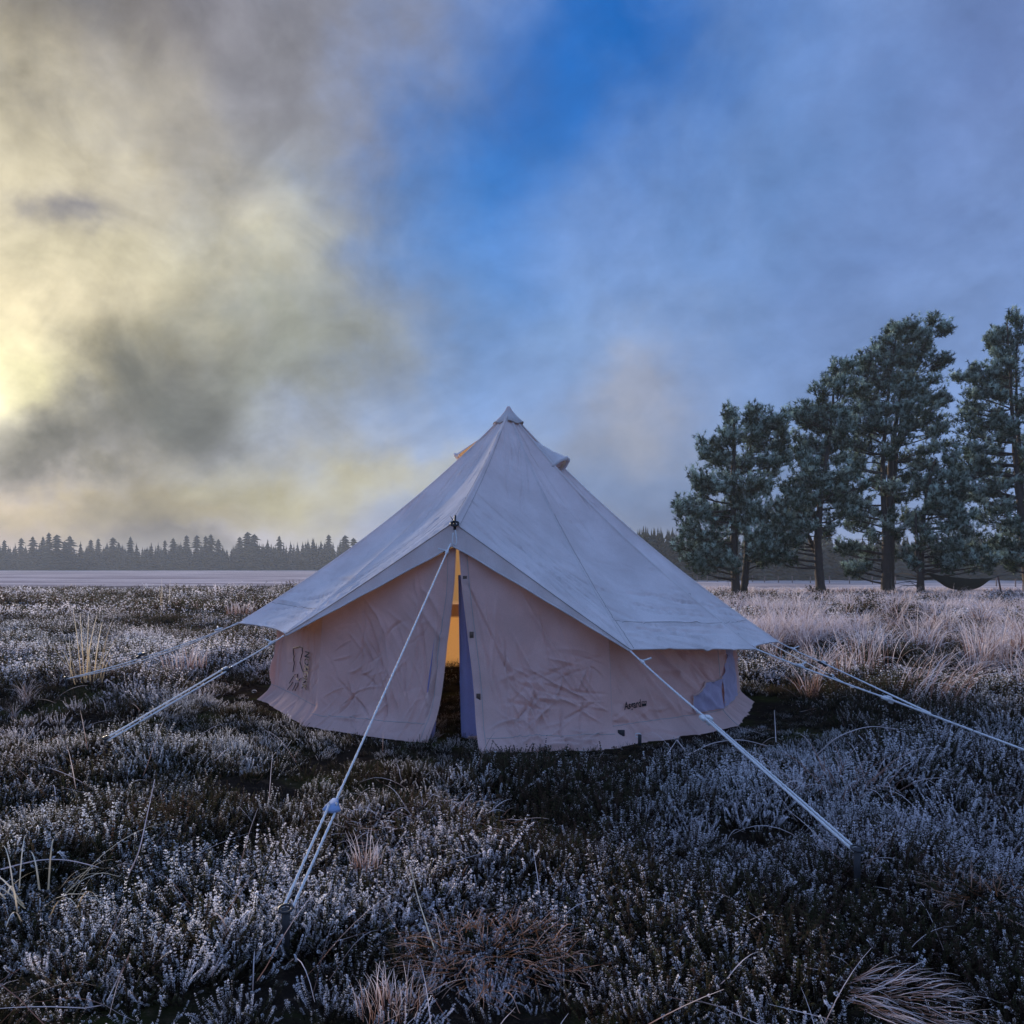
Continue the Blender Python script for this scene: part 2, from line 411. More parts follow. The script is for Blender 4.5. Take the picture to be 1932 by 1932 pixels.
def normals(p):
    du = np.gradient(p, axis=0); dv = np.gradient(p, axis=1)
    n = np.cross(du, dv); return n / (np.linalg.norm(n, axis=2)[..., None] + 1e-12)
def creases(X, Y, specs, seed):
    """sum of soft fold lines on metric coordinates X, Y; specs: (count, x range, y range, angle, spread, length, width, height)"""
    rng = np.random.default_rng(seed); D = np.zeros_like(X)
    for (n, xr, yr, ang, spr, L, wd, hg) in specs:
        for _ in range(int(n * 1.5)):
            x0, y0 = rng.uniform(*xr), rng.uniform(*yr); a = R(ang + rng.normal(0, spr))
            l = L * rng.uniform(.5, 1.3); ww = wd * rng.uniform(.3, .85); hh = 1.2 * hg * rng.uniform(.4, 1.2) * rng.choice([1, 1, -1])
            dx, dy = X - x0, Y - y0
            p = dx * math.cos(a) + dy * math.sin(a); q = -dx * math.sin(a) + dy * math.cos(a)
            q = q + (p / l) ** 2 * rng.normal(0, .04)
            D += hh * np.exp(-np.abs(p / (l * .5)) ** 3) * np.exp(-(q / ww) ** 2)
    return D
def crumple(X, Y, seed, sc=4.0, amp=.012):
    a = np.abs(fbm(X * sc + fbm(X * 2, Y * 2, 2, seed) * 2, Y * sc, 3, seed) - .5) * 2
    b = np.abs(fbm(X * sc * 1.3 + 9, Y * sc * .8 + fbm(X * 3, Y * 3, 2, seed + 5) * 2, 3, seed + 3) - .5) * 2
    return amp * (np.sqrt(a) + np.sqrt(b) - 1.2)

def eave_pt(A, B, s, pull):
    p = A * (1 - s) + B * s
    c = T3 + np.array([0, 0, p[2]])
    return p + (c - p) * pull * 4 * s * (1 - s)
roof_fn = []
for i in range(len(EP) - 1):
    A, B = EP[i], EP[i + 1]
    isdoor = i in (4, 5)
    front = 2 <= i <= 7
    nu, nv = (90, 150) if front else (24, 40)
    s = np.linspace(0, 1, nu)[:, None, None]; tt = np.linspace(.012, 1, nv)[None, :, None]
    E = np.array([eave_pt(A, B, x, .035 if not isdoor else .012) for x in s.ravel()])[:, None]
    def sagA(k): return .05 if k == 5 else .125
    sg = sagA(i) * (1 - s) + sagA(i + 1) * s + .05 * 4 * s * (1 - s)
    p = APEX + (E - APEX) * tt
    p = p + np.array([0, 0, -1.0]) * sg * 4 * tt * (1 - tt) * (1.15 - .3 * tt)
    wdt = np.linalg.norm(B - A); ln = np.linalg.norm((A + B) / 2 - APEX)
    X = (s[..., 0] - .5) * wdt * tt[..., 0]; Y = tt[..., 0] * ln
    D = (fbm(X * 2.2, Y * 2.2, 3, 40 + i) - .5) * .012
    if front:
        D += creases(X, Y, [(26, (-.5, .5), (.3 * ln, ln), 0, 14, .35, .010, .006),
                            (20, (-.3, .4), (.3 * ln, .95 * ln), 30, 25, .22, .010, .005),
                            (14, (-.25, .25), (.02, .5 * ln), 88, 5, .5, .012, .008)], 60 + i)
        fan = 1 if i >= 5 else -1
        D += creases(X, Y, [(20, (-.5 * wdt, .5 * wdt), (.72 * ln, ln), 14 * fan, 9, .6, .011, .017)], 90 + i)
    edge = sstep(0, .05, s[..., 0]) * sstep(0, .05, 1 - s[..., 0]) * sstep(0, .06, tt[..., 0])
    if isdoor: edge = edge * sstep(0, .07, 1 - tt[..., 0])
    n = normals(p); p = p + n * (D * edge)[..., None] * (1 if True else 0)
    roof_fn.append(p)
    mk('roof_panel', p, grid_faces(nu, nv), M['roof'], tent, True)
# seam tapes down the roof folds
for i in range(1, len(EP) - 1):
    ln = roof_fn[i][0, ::max(1, roof_fn[i].shape[1] // 40)]
    up = np.array([0, 0, 1.]); mb = MB()
    side = np.cross(ln[-1] - ln[0], up); side /= np.linalg.norm(side)
    nrm = np.cross(side, ln[-1] - ln[0]); nrm /= np.linalg.norm(nrm)
    wv = .009
    v = np.stack([ln - side * wv - nrm * .002, ln + nrm * .007, ln + side * wv - nrm * .002], 1)
    mb.put(v, grid_faces(len(ln), 3)); mb.build('ridge_seam', M['roof'], tent, True)
# stitched line above the eave, and felled seam at the middle of the wide panels
def seam_line(pts, nrm_from, name='stitched_seam', off=.004, r=.0022):
    mb = MB(); put_tube(mb, pts, r, 4); return mb.build(name, M['seam'], tent, True)
for i in (2, 3, 6, 7):
    q = roof_fn[i]; k = int(q.shape[1] * .885)
    seam_line(q[:, k] + np.array([0, 0, .0015]), None)
for i in (3, 4, 5, 6, 7):
    q = roof_fn[i]; e = q[3] if i >= 5 else q[-4]
    seam_line(e[6:] + np.array([0, -.001, .0015]), None)
# cap at the peak
def cone(apex, rings, sides=24, ph=0.):
    """rings: (z below apex, radius)"""
    v = [apex]; f = []
    for (dz, r) in rings:
        for k in range(sides):
            a = 2 * math.pi * k / sides + ph
            rr = r * (1 + .05 * math.cos(a * 5.5))
            v.append(apex + np.array([math.sin(a) * rr, -math.cos(a) * rr, -dz + .01 * math.cos(a * 5)]))
    t0 = np.array([(0, 1 + k, 1 + (k + 1) % sides) for k in range(sides)])
    q = np.array([(1 + r * sides + k, 1 + (r + 1) * sides + k, 1 + (r + 1) * sides + (k + 1) % sides, 1 + r * sides + (k + 1) % sides)
                  for r in range(len(rings) - 1) for k in range(sides)])
    return np.array(v), t0, q
v, t0, q = cone(APEX + np.array([0, 0, .035]), [(.01, .012), (.05, .034), (.10, .075), (.150, .128), (.158, .124)])
mb = MB(); mb.put(v, t0); mb.q.append(q); mb.build('roof_cap', M['roof'], tent, True)
# edging cord of the cap
a = np.linspace(0, 2 * math.pi, 49)
ring = np.stack([APEX[0] + np.sin(a) * .129 * (1 + .05 * np.cos(a * 5.5)), APEX[1] - np.cos(a) * .129 * (1 + .05 * np.cos(a * 5.5)), APEX[2] - .117 + .01 * np.cos(a * 5)], -1)
mb = MB(); put_tube(mb, ring, .004, 5); mb.build('cap_edging', M['seam'], tent, True)

# vent hoods: hooded openings on the two sides below the cap
def vent(i, s0, t0_, t1_, wdt, hmax=.135):
    q = roof_fn[i]; nu, nv = q.shape[:2]
    U = int(s0 * (nu - 1)); a, bpt = q[U, int(t0_ * (nv - 1))], q[U, int(t1_ * (nv - 1))]
    nr = normals(q)[U, int(t1_ * (nv - 1))]
    if nr[2] < 0: nr = -nr
    dn = bpt - a; dn /= np.linalg.norm(dn); sd_ = np.cross(nr, dn); sd_ /= np.linalg.norm(sd_)
    n1, n2 = 26, 18
    v = []
    for k in range(n1):
        f = k / (n1 - 1); c0 = a + (bpt - a) * f; ww = wdt * (.15 + .85 * f) * .5; hh = hmax * f ** 1.3
        for j in range(n2):
            th = math.pi * j / (n2 - 1)
            wob = 1 + .06 * math.sin(j * 1.7 + k * .6)
            v.append(c0 - sd_ * math.cos(th) * ww + nr * (math.sin(th) * hh * wob + .004))
    v = np.array(v); h = mk('vent_hood', v, grid_faces(n1, n2), M['roof'], tent, True)
    rim = v[-n2:]; mb = MB(); put_tube(mb, rim, .014, 7); mb.build('hood_rim', M['roof'], h, True)
    # dark netting behind the opening
    net = np.concatenate([[bpt], v[-3 * n2:-2 * n2]]); f = np.array([(0, k, k + 1) for k in range(1, n2)])
    mk('vent_net', net, f, M['wall'], h)
vent(7, .42, .075, .205, .24)
vent(2, .72, .075, .185, .20, .085)

# door valance: strip hanging below the two door edges
for i in (4, 5):
    q = roof_fn[i][:, -1]; n = len(q); f = np.linspace(0, 1, n)
    fd = f if i == 4 else 1 - f                       # 1 at the door peak
    drop = .012 + .14 * fd ** 1.2 + .02 * fd * (1 - fd)
    k2 = 10; rows = []
    for k in range(k2):
        g = k / (k2 - 1)
        out = q + np.stack([0 * f, -.02 * g * fd - .0 * f, -drop * g], -1)
        out[:, 2] += .003 * g * np.sin(f * 23 + i) * fd
        out[:, 1] -= .014 * g * np.sin(f * 31 + 1) * fd
        rows.append(out)
    v = np.stack(rows, 1); o_ = mk('door_valance', v, grid_faces(n, k2), M['roof'], tent, True)
    mb = MB(); put_tube(mb, v[:, -1], .006, 6); mb.build('valance_hem', M['roof'], o_, True)
    mb = MB(); put_tube(mb, q + np.array([0, -.003, .002]), .003, 4); mb.build('valance_seam', M['seam'], o_, True)

# eave hems
for i in range(len(EP) - 1):
    if i in (4, 5): continue
    mb = MB(); put_tube(mb, roof_fn[i][:, -1], .006, 6); mb.build('eave_hem', M['roof'], tent, True)

# ---- walls (panels between the corner seams), with a flared mud skirt at the foot
def wall_xy(phi, r): return T3[:2] + np.array([math.sin(R(phi)) * r, -math.cos(R(phi)) * r])
wang = [-170, -138, -106, -74, -42, 20, 52, 84, 116, 148, 190]
def ztop(phi):
    e = {round(x[0]): x[2] for x in EAVE if x}
    return e[phi] + .10
def gz_at(p): return float(ground_h(p[0], p[1]))
wall_grids = {}
for i in range(len(wang) - 1):
    a0, a1 = wang[i], wang[i + 1]
    if a0 == -42: continue
    vis = a0 in (-74, 20, 52)
    nu, nv = (110, 90) if vis else (24, 24)
    s = np.linspace(0, 1, nu)[:, None]; g = np.linspace(0, 1, nv)[None]
    rad = 1.93 + .06 * g + .15 * np.clip((g - .80) / .20, 0, 1) ** 1.3
    pa = np.stack([math.sin(R(a0)) * rad, -math.cos(R(a0)) * rad], -1); pb = np.stack([math.sin(R(a1)) * rad, -math.cos(R(a1)) * rad], -1)
    xy = pa * (1 - s[..., None]) + pb * s[..., None] + TC
    zt = ztop(a0) * (1 - s) + ztop(a1) * s
    zb = np.array([gz_at(xy[k, -1]) for k in range(nu)])[:, None] - .03
    z = zt * (1 - g) + zb * g
    p = np.concatenate([xy, z[..., None]], -1)
    wd = np.linalg.norm(pb[0, -1] - pa[0, -1]); X = (s - .5) * wd + 0 * g; Y = g * .75 + 0 * s
    D = (fbm(X * 3, Y * 3, 3, 7 + i) - .5) * (.04 if vis else .008)
    if vis:
        D += crumple(X, Y, 20 + i, 3.2, .012)
        if a0 == -74:
            D += creases(X, Y, [(9, (-.6, .5), (.1, .5), 82, 14, .55, .022, .022), (16, (-.1, .55), (.3, .6), 125, 20, .3, .014, .014)], 5)
        elif a0 == 20:
            D += creases(X, Y, [(12, (-.6, .5), (.1, .6), 32, 12, .6, .024, .018), (18, (-.6, .5), (.45, .72), 18, 25, .3, .014, .012)], 6)
        else:
            D += creases(X, Y, [(14, (-.5, .5), (.1, .7), 50, 25, .4, .016, .014)], 7)
    if vis: D = D * (1 - .95 * (np.exp(-((s - .19) / .17) ** 2 - ((g - .62) / .15) ** 2) if a0 == 20 else np.exp(-((s - .70) / .30) ** 2 - ((g - .52) / .33) ** 2) if a0 == -74 else 0))
    edge = sstep(0, .04, s) * sstep(0, .04, 1 - s) * sstep(-.05, .2, g)
    n = normals(p); n = n * np.sign((n[..., :2] * (xy - TC)).sum(-1))[..., None]
    p = p + n * (D * edge)[..., None]
    wall_grids[a0] = (p, n)
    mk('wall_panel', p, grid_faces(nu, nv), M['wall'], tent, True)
for a0 in (-74, 20, 52):                                            # welt seams at the wall corners and skirt line
    p, n = wall_grids[a0]
    mb = MB(); e = p[-1] if a0 == -74 else p[0]; put_tube(mb, e[::3] + n[0 if a0 != -74 else -1, ::3] * .001, .003, 5); mb.build('wall_seam', M['seam'], tent, True)
    k = int(p.shape[1] * .80); mb = MB(); put_tube(mb, p[:, k] + n[:, k] * .001, .0028, 4); mb.build('skirt_seam', M['seam'], tent, True)
    mb = MB(); put_tube(mb, p[:, -1], .006, 5); mb.build('skirt_hem', M['wall'], tent, True)

# ---- door flaps: two big triangles from the door peak to the corner seams
def curve(pts, n):
    pts = np.array(pts); t = np.linspace(0, 1, len(pts)); x = np.linspace(0, 1, n)
    out = np.stack([np.interp(x, t, pts[:, k]) for k in range(3)], -1)
    for _ in range(int(n * .5)): out[1:-1] = (out[:-2] + out[2:] + 2 * out[1:-1]) / 4
    return out
def flap(inner, outer, seed, sgn, specs):
    nu, nv = 150, 150
    I = curve(inner, nv); O = curve(outer, nv)
    s = (np.linspace(0, 1, nu) ** 1.0)[:, None, None]
    p = I[None] * (1 - s) + O[None] * s
    X = s[..., 0] * 1.15 + 0 * p[..., 0]; Y = np.linspace(0, 1, nv)[None] * 1.2 + 0 * X
    D = (fbm(X * 2.2, Y * 1.8, 3, seed) - .5) * .07 + crumple(X, Y, seed + 2, 2.8, .012)
    D += creases(X, Y, specs, seed + 7)
    edge = sstep(0, .10, 1 - s[..., 0]) * (.3 + .7 * sstep(0, .06, s[..., 0])) * sstep(-.1, .25, Y)
    n = normals(p); n = n * np.where(n[..., 1:2] > 0, -1, 1)
    p = p + n * (D * edge)[..., None]
    o_ = mk('door_flap', p, grid_faces(nu, nv), M['wall'], tent, True)
    # folded hem down the free edge, foot hem
    k = 7; v = np.stack([p[0] + n[0] * .002, p[2] + n[2] * .008, p[k] + n[k] * .009, p[k + 1] + n[k + 1] * .001], 0)
    mk('flap_hem', v, grid_faces(4, nv), M['wall'], o_, True)
    mb = MB(); put_tube(mb, p[k + 1] + n[k + 1] * .003, .003, 4); mb.build('hem_stitching', M['seam'], o_, True)
    mb = MB(); put_tube(mb, p[:, -1], .006, 5); mb.build('foot_hem', M['wall'], o_, True)
    kk = int(nv * .86); mb = MB(); put_tube(mb, p[10:, kk] + n[10:, kk] * .001, .0026, 4); mb.build('foot_seam', M['seam'], o_, True)
    return p, n, o_
DT = P(862, 1030, 5.42)
cL = np.append(wall_xy(-42, 1.93), ztop(-42) + .02); cLm = np.append(wall_xy(-42, 1.97), .20); cLb = np.append(wall_xy(-42, 2.13), .02)
cR = np.append(wall_xy(20, 1.93), ztop(20) + .02); cRm = np.append(wall_xy(20, 1.97), .18); cRb = np.append(wall_xy(20, 2.12), -.01)
def corner_edge(phi):
    out = []
    for g in np.linspace(0, 1, 40):
        rad = 1.93 + .06 * g + .15 * max(0, (g - .80) / .20) ** 1.3 + .004
        xy = wall_xy(phi, rad); zb = gz_at(wall_xy(phi, 2.14)) - .03; out.append(np.append(xy, (ztop(phi) + .01) * (1 - g) + zb * g))
    return out
fl_spec = [(16, (.15, .9), (.2, .9), 118, 14, .55, .018, .016), (26, (.2, 1.1), (.35, 1.1), 60, 50, .22, .014, .013), (8, (.02, .3), (.1, 1.0), 90, 8, .5, .02, .012)]
pl, nl, oL = flap([DT + np.array([-.003, 0, 0]), P(858, 1100, 5.40), P(846, 1200, 5.36), P(836, 1290, 5.30), P(826, 1350, 5.26), P(806, 1404, 5.20)],
              corner_edge(-42), 31, 1, fl_spec)
fr_spec = [(16, (.1, .9), (.3, 1.1), 70, 14, .5, .02, .014), (40, (.25, 1.1), (.45, 1.15), 25, 45, .24, .016, .016), (12, (.5, 1.1), (.35, .9), -15, 20, .4, .016, .012)]
pr, nr_, oR = flap([DT + np.array([.012, -.005, 0]), P(870, 1100, 5.36), P(882, 1200, 5.28), P(893, 1290, 5.17), P(898, 1370, 5.05), P(906, 1440, 4.87)],
               corner_edge(20), 47, -1, fr_spec)
# leather tabs down the hem of the right flap
for vv in (1093, 1200, 1316):
    k = int(np.argmin([abs(proj(x)[1] - vv) for x in pr[4]]))
    c = pr[4, k] + nr_[4, k] * .012
    bx, bf = box(c, .026, .006, .040); mk('leather_tab', bx, bf, M['patch'], oR)
# hanging inner mosquito nets, seen in the gap
def sheet(name, L, Rr, mat, parent, seed, nu=14, nv=70, amp=.012):
    a_, b_ = curve(L, nv), curve(Rr, nv); s = np.linspace(0, 1, nu)[:, None, None]
    p = a_[None] * (1 - s) + b_[None] * s
    ph = s[..., 0] * 9 + seed
    p[..., 1] += amp * np.sin(ph + 2 * np.linspace(0, 1, nv)[None])
    return mk(name, p, grid_faces(nu, nv), mat, parent, True), p
nR, pn = sheet('inner_net', [P(866, 1085, 5.50), P(868, 1200, 5.48), P(869, 1300, 5.45), P(872, 1392, 5.42)],
               [P(884, 1085, 5.44), P(898, 1200, 5.42), P(908, 1300, 5.36), P(915, 1392, 5.32)], M['net'], tent, 1)
mb = MB(); put_tube(mb, pn[0], .007, 6); mb.build('net_binding', M['net'], nR, True)
sheet('net_hem', [P(872, 1388, 5.418), P(872, 1400, 5.41)], [P(915, 1388, 5.316), P(915, 1400, 5.31)], M['wall'], nR, 1, nv=6)
nL, pn = sheet('inner_net', [P(838, 1190, 5.44), P(826, 1300, 5.40), P(822, 1380, 5.38), P(816, 1394, 5.36)],
               [P(822, 1190, 5.42), P(806, 1300, 5.36), P(800, 1380, 5.33), P(796, 1394, 5.32)], M['net'], tent, 2)
# poles: door pole with its spike through the grommet, centre pole
mb = MB(); put_tube(mb, [P(858, 1000, 5.36), P(858, 985, 5.36), P(859, 972, 5.36)], [.009, .008, .0065], 8); mb.build('pole_spike', M['dark'], tent, True)
mb = MB(); put_tube(mb, [P(857, 984, 5.35), P(852, 978, 5.345), P(850, 974, 5.34)], .0025, 5); mb.build('cord_end', M['dark'], tent, True)
a = np.linspace(0, 2 * math.pi, 21); mb = MB()
put_tube(mb, P(858, 988, 5.35) + np.stack([np.cos(a) * .024, np.sin(a) * .012, np.sin(a) * .014], -1), .008, 6); mb.build('grommet', M['dark'], tent, True)
mb = MB(); put_tube(mb, [pol(0, 0, -.05), pol(0, 0, 1.2), pol(0, 0, 2.48)], .018, 10); mb.build('centre_pole', M['dark'], tent, True)
for ph in (-14, -8):
    mb = MB(); put_tube(mb, [pol(-11, 1.78, 1.36), pol(-11 + (ph + 11) * 9, 1.80, 0.0)], .013, 8); mb.build('door_pole', M['dark'], tent, True)

# ---- window net on the right wall
def on_wall(a0, s, g, off):
    p, n = wall_grids[a0]; nu, nv = p.shape[:2]
    x = np.clip(s, 0, 1) * (nu - 1); y = np.clip(g, 0, 1) * (nv - 1)
    i, j = np.minimum(x.astype(int), nu - 2), np.minimum(y.astype(int), nv - 2); fx, fy = (x - i)[..., None], (y - j)[..., None]
    b_ = lambda q: (q[i, j] * (1 - fx) + q[i + 1, j] * fx) * (1 - fy) + (q[i, j + 1] * (1 - fx) + q[i + 1, j + 1] * fx) * fy
    nn = b_(n); nn /= np.linalg.norm(nn, axis=-1)[..., None]
    return b_(p) + nn * np.asarray(off)[..., None] if np.ndim(off) else b_(p) + nn * off
nA_, nB_ = 40, 36
s1 = np.linspace(0, 1, nA_)[:, None] + np.zeros((1, nB_)); g1 = np.linspace(0, 1, nB_)[None] + np.zeros((nA_, 1))
W1 = s1 * 1.0                                                        # from s=.62 on the 20..52 panel to its corner and round on 52..84
sA = .70 + (1 - .70) * s1; gtop = .62 - .16 * s1 ** .8 + .02 * np.sin(s1 * 9)
gA = gtop + (.79 - gtop) * g1
pw = on_wall(20, sA, gA, .014 + .009 * np.sin(s1 * 20 + g1 * 3 + 2 * np.sin(g1 * 4)))
wn_ = mk('window_net', pw, grid_faces(nA_, nB_), M['window'], tent, True)
sB = .0 + .70 * s1; gt2 = np.clip(.46 - .42 * s1, .12, 1); gB = gt2 + (.79 - gt2) * g1
pw2 = on_wall(52, sB, gB, .014 + .009 * np.sin(s1 * 18 + g1 * 3))
mk('window_net', pw2, grid_faces(nA_, nB_), M['window'], tent, True)
mb = MB(); put_tube(mb, pw[:, 0] + np.array([0, -.004, 0]), .007, 6); put_tube(mb, pw[0], .004, 5); mb.build('window_binding', M['wall'], wn_, True)

# ---- printed lettering
def text_mesh(txt, bold=False):
    cu = bpy.data.curves.new('lettering', 'FONT'); cu.body = txt; cu.size = 1.0; cu.resolution_u = 3
    if bold: cu.offset = .018
    ob = bpy.data.objects.new('lettering', cu); COL.objects.link(ob)
    dg = bpy.context.evaluated_depsgraph_get(); me = ob.evaluated_get(dg).to_mesh()
    v = np.array([x.co[:] for x in me.vertices]); f = [tuple(p.vertices) for p in me.polygons]
    tri = []
    for p in f:
        for k in range(1, len(p) - 1): tri.append((p[0], p[k], p[k + 1]))
    ob.evaluated_get(dg).to_mesh_clear(); bpy.data.objects.remove(ob); bpy.data.curves.remove(cu)
    return v[:, :2], np.array(tri)
def wall_sg(a0, u, v):
    p = wall_grids[a0][0]; pr_ = np.stack([966 + FPX * p[..., 0] / p[..., 1], HV + (H0 - p[..., 2]) / p[..., 1] * FPX], -1)
    k = np.argmin(((pr_ - np.array([u, v])) ** 2).sum(-1)); i, j = np.unravel_index(k, p.shape[:2])
    return i / (p.shape[0] - 1), j / (p.shape[1] - 1)
v2, f2 = text_mesh('Asgard', True); v2 = v2 / v2[:, 0].max()
s0, g0 = wall_sg(20, 1176, 1339); s1_, g1_ = wall_sg(20, 1207, 1333)
ss = s0 + (s1_ - s0) * v2[:, 0]; gg = g0 + (g1_ - g0) * v2[:, 0] - v2[:, 1] * .26
tag(mk('printed_name', on_wall(20, ss, gg, .011), f2, M['print'], tent), label='black printed word on the right wall')
s0, g0 = wall_sg(20, 1209, 1333); s1_, g1_ = wall_sg(20, 1217, 1323)     # little badge: open box over a filled one
mb = MB()
def quad_strip(x0, x1, y0, y1, n=4):
    a_, b_ = np.meshgrid(np.linspace(x0, x1, n), np.linspace(y0, y1, n), indexing='ij')
    mb.put(on_wall(20, s0 + (s1_ - s0) * a_, g0 + (g1_ - g0) * b_, .010), grid_faces(n, n))
quad_strip(0, 1, 0, .50); quad_strip(0, .13, .50, 1); quad_strip(.87, 1, .50, 1); quad_strip(.13, .87, .87, 1); quad_strip(.3, .7, .62, .74)
mb.build('printed_badge', M['print'], tent)
v2, f2 = text_mesh('NORDISK', True); L_ = v2[:, 0].max(); v2 = v2 / L_
pt = lambda x: (582 + (575 - 582) * x , 1228 + (1300 - 1228) * x)
key = [wall_sg(-74, *pt(x)) for x in np.linspace(0, 1, 12)]
ks, kg = np.array([k[0] for k in key]), np.array([k[1] for k in key])
xk = np.linspace(0, 1, 12)
so_, go_ = np.polyfit(xk, ks, 1), np.polyfit(xk, kg, 1)
ss = np.polyval(so_, v2[:, 0]) + v2[:, 1] * .55; gg = np.polyval(go_, v2[:, 0])
tag(mk('printed_name', on_wall(-74, ss, gg, .022), f2, M['print'], tent), label='black printed word running down the left wall')
lines = [[(556, 1268), (558, 1252), (556, 1237), (556, 1224), (560, 1222), (567, 1219), (574, 1222), (574, 1232), (571, 1241), (569, 1250), (572, 1260), (575, 1268)],
         [(564, 1272), (563, 1280), (567, 1284), (571, 1280)], [(548, 1290), (553, 1283), (556, 1276), (560, 1273)],
         [(546, 1300), (552, 1293), (556, 1287)], [(554, 1302), (559, 1294), (562, 1288)], [(560, 1303), (563, 1296), (565, 1288)]]
mb = MB()
for ln in lines:
    sg = np.array([wall_sg(-74, *q) for q in ln]); x = np.linspace(0, 1, len(ln)); xf = np.linspace(0, 1, len(ln) * 4)
    s_, g_ = np.interp(xf, x, sg[:, 0]), np.interp(xf, x, sg[:, 1]); put_tube(mb, on_wall(-74, s_, g_, .012), .0036, 4)
mb.build('printed_emblem', M['print'], tent)
# black peg tab on the skirt
k = wall_sg(20, 1171, 1386); c = on_wall(20, np.array([k[0]]), np.array([k[1]]), .008)[0]
bx, bf = box(c, .045, .006, .04); mk('peg_tab', bx, bf, M['dark'], tent)

# ------------------------------------------------------------------ guy ropes and pegs
def frac_u(a, b, u, axis_=0):
    f = np.linspace(0, 1, 2001); q = a[None] * (1 - f[:, None]) + b[None] * f[:, None]
    uv = 966 + FPX * q[:, 0] / q[:, 1] if axis_ == 0 else HV + (H0 - q[:, 2]) / q[:, 1] * FPX
    return f[np.argmin(np.abs(uv - u))]
rng0 = np.random.default_rng(77)
def twist(a, b, n=None, sag=.0):
    n = n or int(np.linalg.norm(b - a) / .012) + 3
    f = np.linspace(0, 1, n)[:, None]; p = a * (1 - f) + b * f; p[:, 2] -= sag * 4 * (f * (1 - f))[:, 0]
    return p
def guy_rope(a, b, slid, tog, label, gap=.022, kind='plastic', r=.0048, double_all=False, sag=.015, tail=1):
    th = thing('guy_rope', tuple(b), label, 'rope', 'guy ropes staying the tent')
    d = b - a; L = np.linalg.norm(d); d = d / L; side = np.cross(d, [0, 0, 1.]); side /= np.linalg.norm(side); upv = np.cross(side, d)
    sp = a + (b - a) * slid
    def rr(p): return r * (1 + .16 * np.sin(np.arange(len(p)) * 1.9) + rng0.normal(0, .07, len(p)))
    if double_all:
        for k in (-1, 1):
            p = twist(a + upv * .004 * k, b + side * gap * .3 * k, sag=sag * (1 + .6 * k)); p += (upv * k * gap * .5)[None] * np.sin(np.linspace(0, math.pi, len(p)))[:, None]
            mb = MB(); put_tube(mb, p, rr(p), 6); mb.build('rope_strand', M['rope'], th, True)
    else:
        p = twist(a, sp, sag=sag * .4); mb = MB(); put_tube(mb, p, rr(p), 6); mb.build('rope_strand', M['rope'], th, True)
        for k in (-1, 1):
            p = twist(sp + side * gap * k + upv * gap * .4 * k, b + side * gap * k * .9 + upv * gap * .2 * k); mb = MB(); put_tube(mb, p, rr(p), 6); mb.build('rope_strand', M['rope'], th, True)
    ax = np.array([side, d, upv])
    if kind == 'plate':
        w2 = gap * 1.5; v = []
        out = [(-w2 - .012, .012), (-w2 + .004, -.020), (-.008, -.046), (.014, -.046), (w2 + .006, -.014), (w2 + .012, .012), (w2 * .6, .022), (-w2 * .6, .024)]
        for zz, sc in ((-.006, .86), (-.003, 1), (.003, 1), (.006, .86)): v += [sp + side * x * sc + d * (y + .012) * 1.0 + upv * zz for x, y in out]
        n = len(out); f = [(k, (k + 1) % n, (k + 1) % n + n, k + n) for k in range(n)]
        fq = np.concatenate([np.array(f) + n * k for k in range(3)])
        mb = MB(); mb.put(np.array(v), fq)
        mb.t.append(np.array([(3 * n, 3 * n + k, 3 * n + k + 1) for k in range(1, n - 1)])); mb.t.append(np.array([(0, k + 1, k) for k in range(1, n - 1)]))
        mb.build('slider', M['alu'], th)
        for k in (-1, 1):
            mb = MB(); put_tube(mb, np.array([sp + side * gap * k + upv * .012, sp + side * gap * k - upv * .002 + d * .02, sp + side * gap * k - upv * .008]), .0052, 6); mb.build('rope_knot', M['rope'], th, True)
    else:
        mat = M['dark'] if kind == 'plastic' else M['rope']
        mb = MB(); v, f = box(sp, gap * 2 + .03, .045, .018, ax); mb.put(v, f)
        v, f = box(sp + d * .03 - upv * .012, gap * 1.2, .03, .02, ax); mb.put(v, f); mb.build('slider', mat, th)
        mb = MB(); v, f = box(sp + d * .012 + upv * .012, .014, .03, .012, ax); mb.put(v, f); mb.build('rope_knot', M['rope'], th)
    if tog is not None:
        tp = a + (b - a) * tog
        mb = MB(); put_tube(mb, [tp - d * .035, tp, tp + d * .03], [.006, .011, .007], 7); mb.build('eye_knot', M['rope'], th, True)
        mb = MB(); put_tube(mb, [tp - side * .008 * tail + upv * .004, tp + side * .03 * tail + upv * .014, tp + side * .055 * tail + upv * .022], [.0055, .005, .0055], 6); mb.build('knot_tail', M['rope'], th, True)
    return th
def peg(b, d, label, hgt=.10, r=.011):
    th = thing('tent_peg', tuple(b), label, 'tent peg', 'pegs holding the guy ropes')
    mb = MB(); put_tube(mb, [b + np.array([0, 0, .012]), b + np.array([0, .0, -hgt * .5]), b + np.array([.004, 0, -hgt * 1.6])], [r * 1.15, r, r * .8], 8); mb.build('stake', M['dark'], th, True)
    a = np.linspace(0, 2 * math.pi, 17); q = b + np.stack([np.cos(a) * r * 1.7, np.sin(a) * r * 1.7, .004 * np.sin(a) + .012], -1)
    mb = MB(); put_tube(mb, q, .004, 6); mb.build('collar', M['dark'], th, True)
RO = []
def at_z(u, v, z): return P(u, v, (H0 - z) * FPX / (v - HV))
A1 = P(850, 1026, 5.30); B1 = at_z(539, 1722, .10)
RO.append(B1); guy_rope(A1, B1, frac_u(A1, B1, 1520, 1), frac_u(A1, B1, 1041, 1), 'white rope from the door peak down to the nearest peg, with a metal slider plate', .014, 'plate', .0046)
